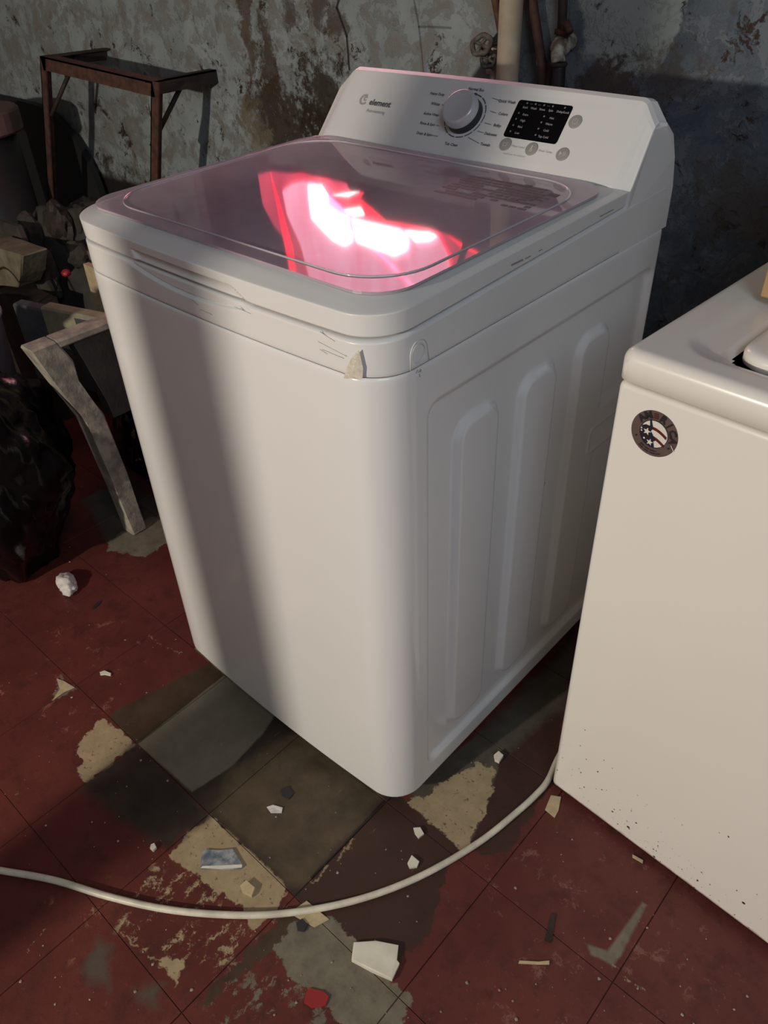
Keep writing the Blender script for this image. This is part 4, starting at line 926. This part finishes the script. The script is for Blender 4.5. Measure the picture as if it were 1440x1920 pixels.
for X_, Z_ in ((fa.x+.015, TZ0), (fb.x-.012, TZ1)):
    bm = bmesh.new(); tube(bm, [FI @ Vector((X_, FYF+.10, Z_-.012)), FI @ Vector((X_-.06, FYF+.008, Z_-.155))], .006, 8); obj('brace', bm, M['rustdark'], fr, True)

# ---------------------------------------------------------------- concrete sink at the left
SX = -.65
K = lambda u, v: P(u, v, 0, SX)
sk = empty('concrete_sink', (SX-.3, .2, 0), label='old stained concrete laundry sink, partly hidden by the washer', cat='sink')
SI = Matrix.Translation((-(SX-.3), -.2, 0))
prof_o = [(K(u, v).y, max(0, K(u, v).z)) for u, v in ((250, 1008), (150, 850), (110, 760), (72, 705), (55, 660))]
# side panel: outline in y-z, leaning front edge, thickness along x
front = [(.130, 0), (.120, .16), (.108, .32), (.072, .41), (.040, .502)]
def conc(name, poly, lo, hi, m, ax=0, bev=.004):
    bm = bmesh.new(); prism(bm, poly, lo, hi, SI, ax=ax)
    if bev: bmesh.ops.bevel(bm, geom=list(bm.edges), offset=bev, segments=1, affect='EDGES')
    return obj(name, bm, m, sk)
backe = [(y+.038, z) for y, z in front]
conc('leg', front+[(.095, .502), (.118, .45)]+backe[:4][::-1], SX-.042, SX, M['concrete'])
conc('rim', [(.092, .502), (.600, .502), (.600, .484), (.098, .484)], SX-.042, SX, M['concrete'])
conc('basin_wall', [(.128, .4835), (.600, .4835), (.600, .30), (.165, .30), (.162, .34)], SX-.038, SX-.004, M['concdark'], bev=0)['label'] = 'dark basin wall'
conc('leg', [(.50, 0), (.56, 0), (.56, .2995), (.50, .2995)], SX-.042, SX, M['concdark'])
lit_cem = mat('lit_cement', (.30, .29, .19), .85, col2=(.22, .20, .14), vscale=24, bump=.4)  # yellow tone paints the lamp-lit part of the sink's back panel
conc('back_panel', [(-1.03, .180), (-.695, .278), (-.705, .308), (-1.04, .210)], .26, .450, mat('shaded_cement', (.075, .075, .085), .85, var=.3), 2)  # dark grey paints the part of the same panel in shadow
conc('dark_screen', [(-1.03, .47), (-.70, .47), (-.70, .50), (-1.03, .50)], 0, .299, M['concdark'], 2)  # added dark slab, blocks light and darkens the space under the sink
conc('lit_slab', [(-.946, .2045), (-.692, .279), (-.700, .312), (-.956, .237)], .36, .456, lit_cem, 2)
# ---------------------------------------------------------------- black bags and clutter in the dark corner
def bag(name, loc, sc, seed, label, neck=True):
    root = empty(name, loc, label=label, cat='bag'); bm = bmesh.new(); bmesh.ops.create_icosphere(bm, subdivisions=5, radius=1)
    for v in bm.verts:
        n_ = v.co.normalized(); q = n_*2.2+Vector((seed*5.1, seed, 0)); d = .16*noise.noise(q)+.09*abs(noise.noise(q*2.7))+.05*noise.noise(q*6)-.06*(1-abs(noise.noise(q*4.1+Vector((9, 0, 0)))))**6+.02*noise.noise(q*14)
        v.co = n_*(1+d)
        if v.co.z < -.62: v.co.z = -.62+(v.co.z+.62)*.03
        k_ = .66+.34*min(1, max(0, (v.co.z+.63)/.7)); v.co = Vector((v.co.x*sc[0]*k_, v.co.y*sc[1]*k_, (v.co.z+.63)*sc[2]))
    obj('bag_body', bm, M['black'], root, True)
    if neck:
        bm = bmesh.new(); zt_ = max(1.4, 1.6)*sc[2]; ring = []
        prf = [(.05, -.03), (.03, .0), (.025, .012), (.045, .03), (.06, .05)]
        rings = [[(r*(1+.25*math.sin(5*a+z*40))*math.cos(a), r*(1+.25*math.sin(5*a+z*40))*math.sin(a), zt_+z) for a in [2*PI*k/30 for k in range(30)]] for r, z in prf]
        loft(rings, bm=bm); obj('tied_neck', bm, M['black'], root, True)
    return root
bag('rubbish_bag', (-.835, -.085, 0), (.230, .195, .315), 1, 'large shiny black rubbish bag at the left edge')
bag('rubbish_bag', (-.80, .335, 0), (.115, .105, .155), 4, 'small black bag on the floor under the concrete sink', False)
# black panel added in place of the dark rounded shade behind the iron frame
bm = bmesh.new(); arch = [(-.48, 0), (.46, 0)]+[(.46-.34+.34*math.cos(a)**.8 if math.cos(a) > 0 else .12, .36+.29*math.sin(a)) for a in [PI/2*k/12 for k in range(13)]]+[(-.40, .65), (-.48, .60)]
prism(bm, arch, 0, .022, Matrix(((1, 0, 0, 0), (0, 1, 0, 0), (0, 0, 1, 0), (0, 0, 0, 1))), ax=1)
o = obj('dark_fill_panel', bm, mat('dark_fill_board', (.012, .013, .014), .7), None, False, (-2.24, .862, 0)); tag(o, 'black round-cornered panel added for the dark shade on the wall behind the iron frame', 'panel')
# dark drum with a brown round lid at the edge
st = empty('lidded_drum', (-1.84, .535, 0), label='tall dark drum with brown round wooden lid, cut by the left edge', cat='drum'); rs_ = .150
bm = bmesh.new(); lathe(bm, [(0, 0), (.12, 0), (.125, .01), (.125, .645), (0, .645)], 36); obj('drum_body', bm, M['hose'], st, True)
bm = bmesh.new(); lathe(bm, [(0, .646), (rs_-.006, .646), (rs_, .652), (rs_, .702), (rs_-.006, .708), (0, .708)], 40); obj('lid', bm, mat('brown_lid', (.15, .10, .085), .6, var=.3, vscale=15), st, False)
# junk heap pieces (x, y, z, size, material, label)
def jb(name, u, v, y, sc, m, lab, cat, seed, amp=.35, rot=0):
    p = P(u, v, 1, y); z = max(0, p.z-sc[2]*.75); o = blob(name, (p.x, y, z), sc, m, None, 3, amp, 1.8, seed, True, False); o.rotation_euler = (0, 0, rot); return tag(o, lab, cat)
def slab_(name, px, y, th, m, lab, cat):
    pts = [P(u, v, 1, y) for u, v in px]; zz = min(p.z for p in pts); cx = sum(p.x for p in pts)/len(pts)
    bm = bmesh.new(); prism(bm, [(p.x-cx, max(p.z, .002)) for p in pts], 0, th, ax=1); bmesh.ops.bevel(bm, geom=list(bm.edges), offset=.004, segments=1, affect='EDGES')
    return tag(obj(name, bm, m, None, False, (cx, y, 0)), lab, cat)
FB = [P(u, v, 1, .31) for u, v in ((-30, 530), (34, 540))]; FZ = min(q.z for q in FB)
bm = bmesh.new(); box(bm, (FB[0].x-.03, .305, 0), (FB[1].x+.04, .385, FZ-.002)); tag(obj('dark_crate', bm, M['rustdark']), 'dark wooden crate under the cream foam block', 'crate')
slab_('foam_block', ((-30, 455), (0, 466), (42, 480), (38, 520), (32, 540), (0, 535), (-30, 536)), .31, .07, M['foam'], 'dirty cream foam block at the left edge of the heap', 'block')
slab_('plank', ((-20, 410), (30, 425), (42, 455), (34, 500), (-20, 490)), .39, .02, M['rag'], 'grey broken board above the cream foam block', 'board')
slab_('plank', ((105, 395), (150, 390), (150, 440), (130, 466), (118, 450)), .52, .02, M['rag'], 'upright grey board end behind the heap', 'board')
q = [P(u, v, 1, .40) for u, v in ((164, 498), (175, 500))]; bm = bmesh.new(); box(bm, (q[0].x-.02, .40, 0), (q[1].x, .415, q[0].z)); tag(obj('plank', bm, M['chipb']), 'narrow pale batten standing close to the washer', 'board')
jb('rag', 62, 440, .46, (.045, .03, .055), M['rag'], 'grey crumpled rag beside the broken board', 'rag', 3)
jb('rag', 90, 520, .42, (.03, .03, .075), M['rag'], 'brown rag hanging in the middle of the heap', 'rag', 5)
jb('rag', 110, 420, .50, (.05, .03, .06), M['rustdark'], 'dark rag in front of the upright board end', 'rag', 6)
jb('rag', 148, 480, .48, (.035, .03, .035), M['rag'], 'small grey rag next to the washer', 'rag', 7)
jb('rag', 60, 475, .44, (.03, .03, .035), M['rag'], 'small pale rag right of the foam block', 'rag', 8)
jb('bottle_cap', 124, 512, .42, (.012, .012, .010), M['redplastic'], 'tiny red cap in the heap', 'cap', 2, .1)
hp = blob('dark_blanket', (-1.40, .57, 0), (.26, .12, .30), M['concdark'], None, 4, .22, 1.6, 12, True, True); tag(hp, 'dark blanket heaped on the floor under the rags', 'blanket')
bk = empty('plastic_bucket', (-1.27, .12, 0), label='grey-white plastic bucket behind the big black bag', cat='bucket')
bm = bmesh.new(); lathe(bm, [(0, 0), (.085, 0), (.11, .36), (.116, .365), (.116, .375), (.106, .375), (.082, .01), (0, .01)], 36); obj('bucket_body', bm, mat('pale_plastic', (.30, .30, .36), .4), bk, True)
bm = bmesh.new(); tube(bm, spline([(-.113, 0, .36), (-.06, .04, .44), (0, .055, .465), (.06, .04, .44), (.113, 0, .36)], 5), .003, 8); obj('handle', bm, M['dark'], bk, True)

# one group phrase per kind of repeat
for base, g in (('stone_chip', 'small stone and ceramic chips on the floor'), ('tile_shard', 'tile shards lying on the floor'), ('wood_splinter', 'splinters on the floor'), ('rag', 'rags in the heap in the dark corner'), ('plank', 'boards in the heap in the dark corner'), ('rubbish_bag', 'black rubbish bags'), ('wheel_valve', 'wheel valves beside the cream pipe'), ('water_pipe', 'thin rusty water pipes')):
    for o in bpy.data.objects:
        if o.name.split('.')[0] == base and o.parent is None: o['group'] = g
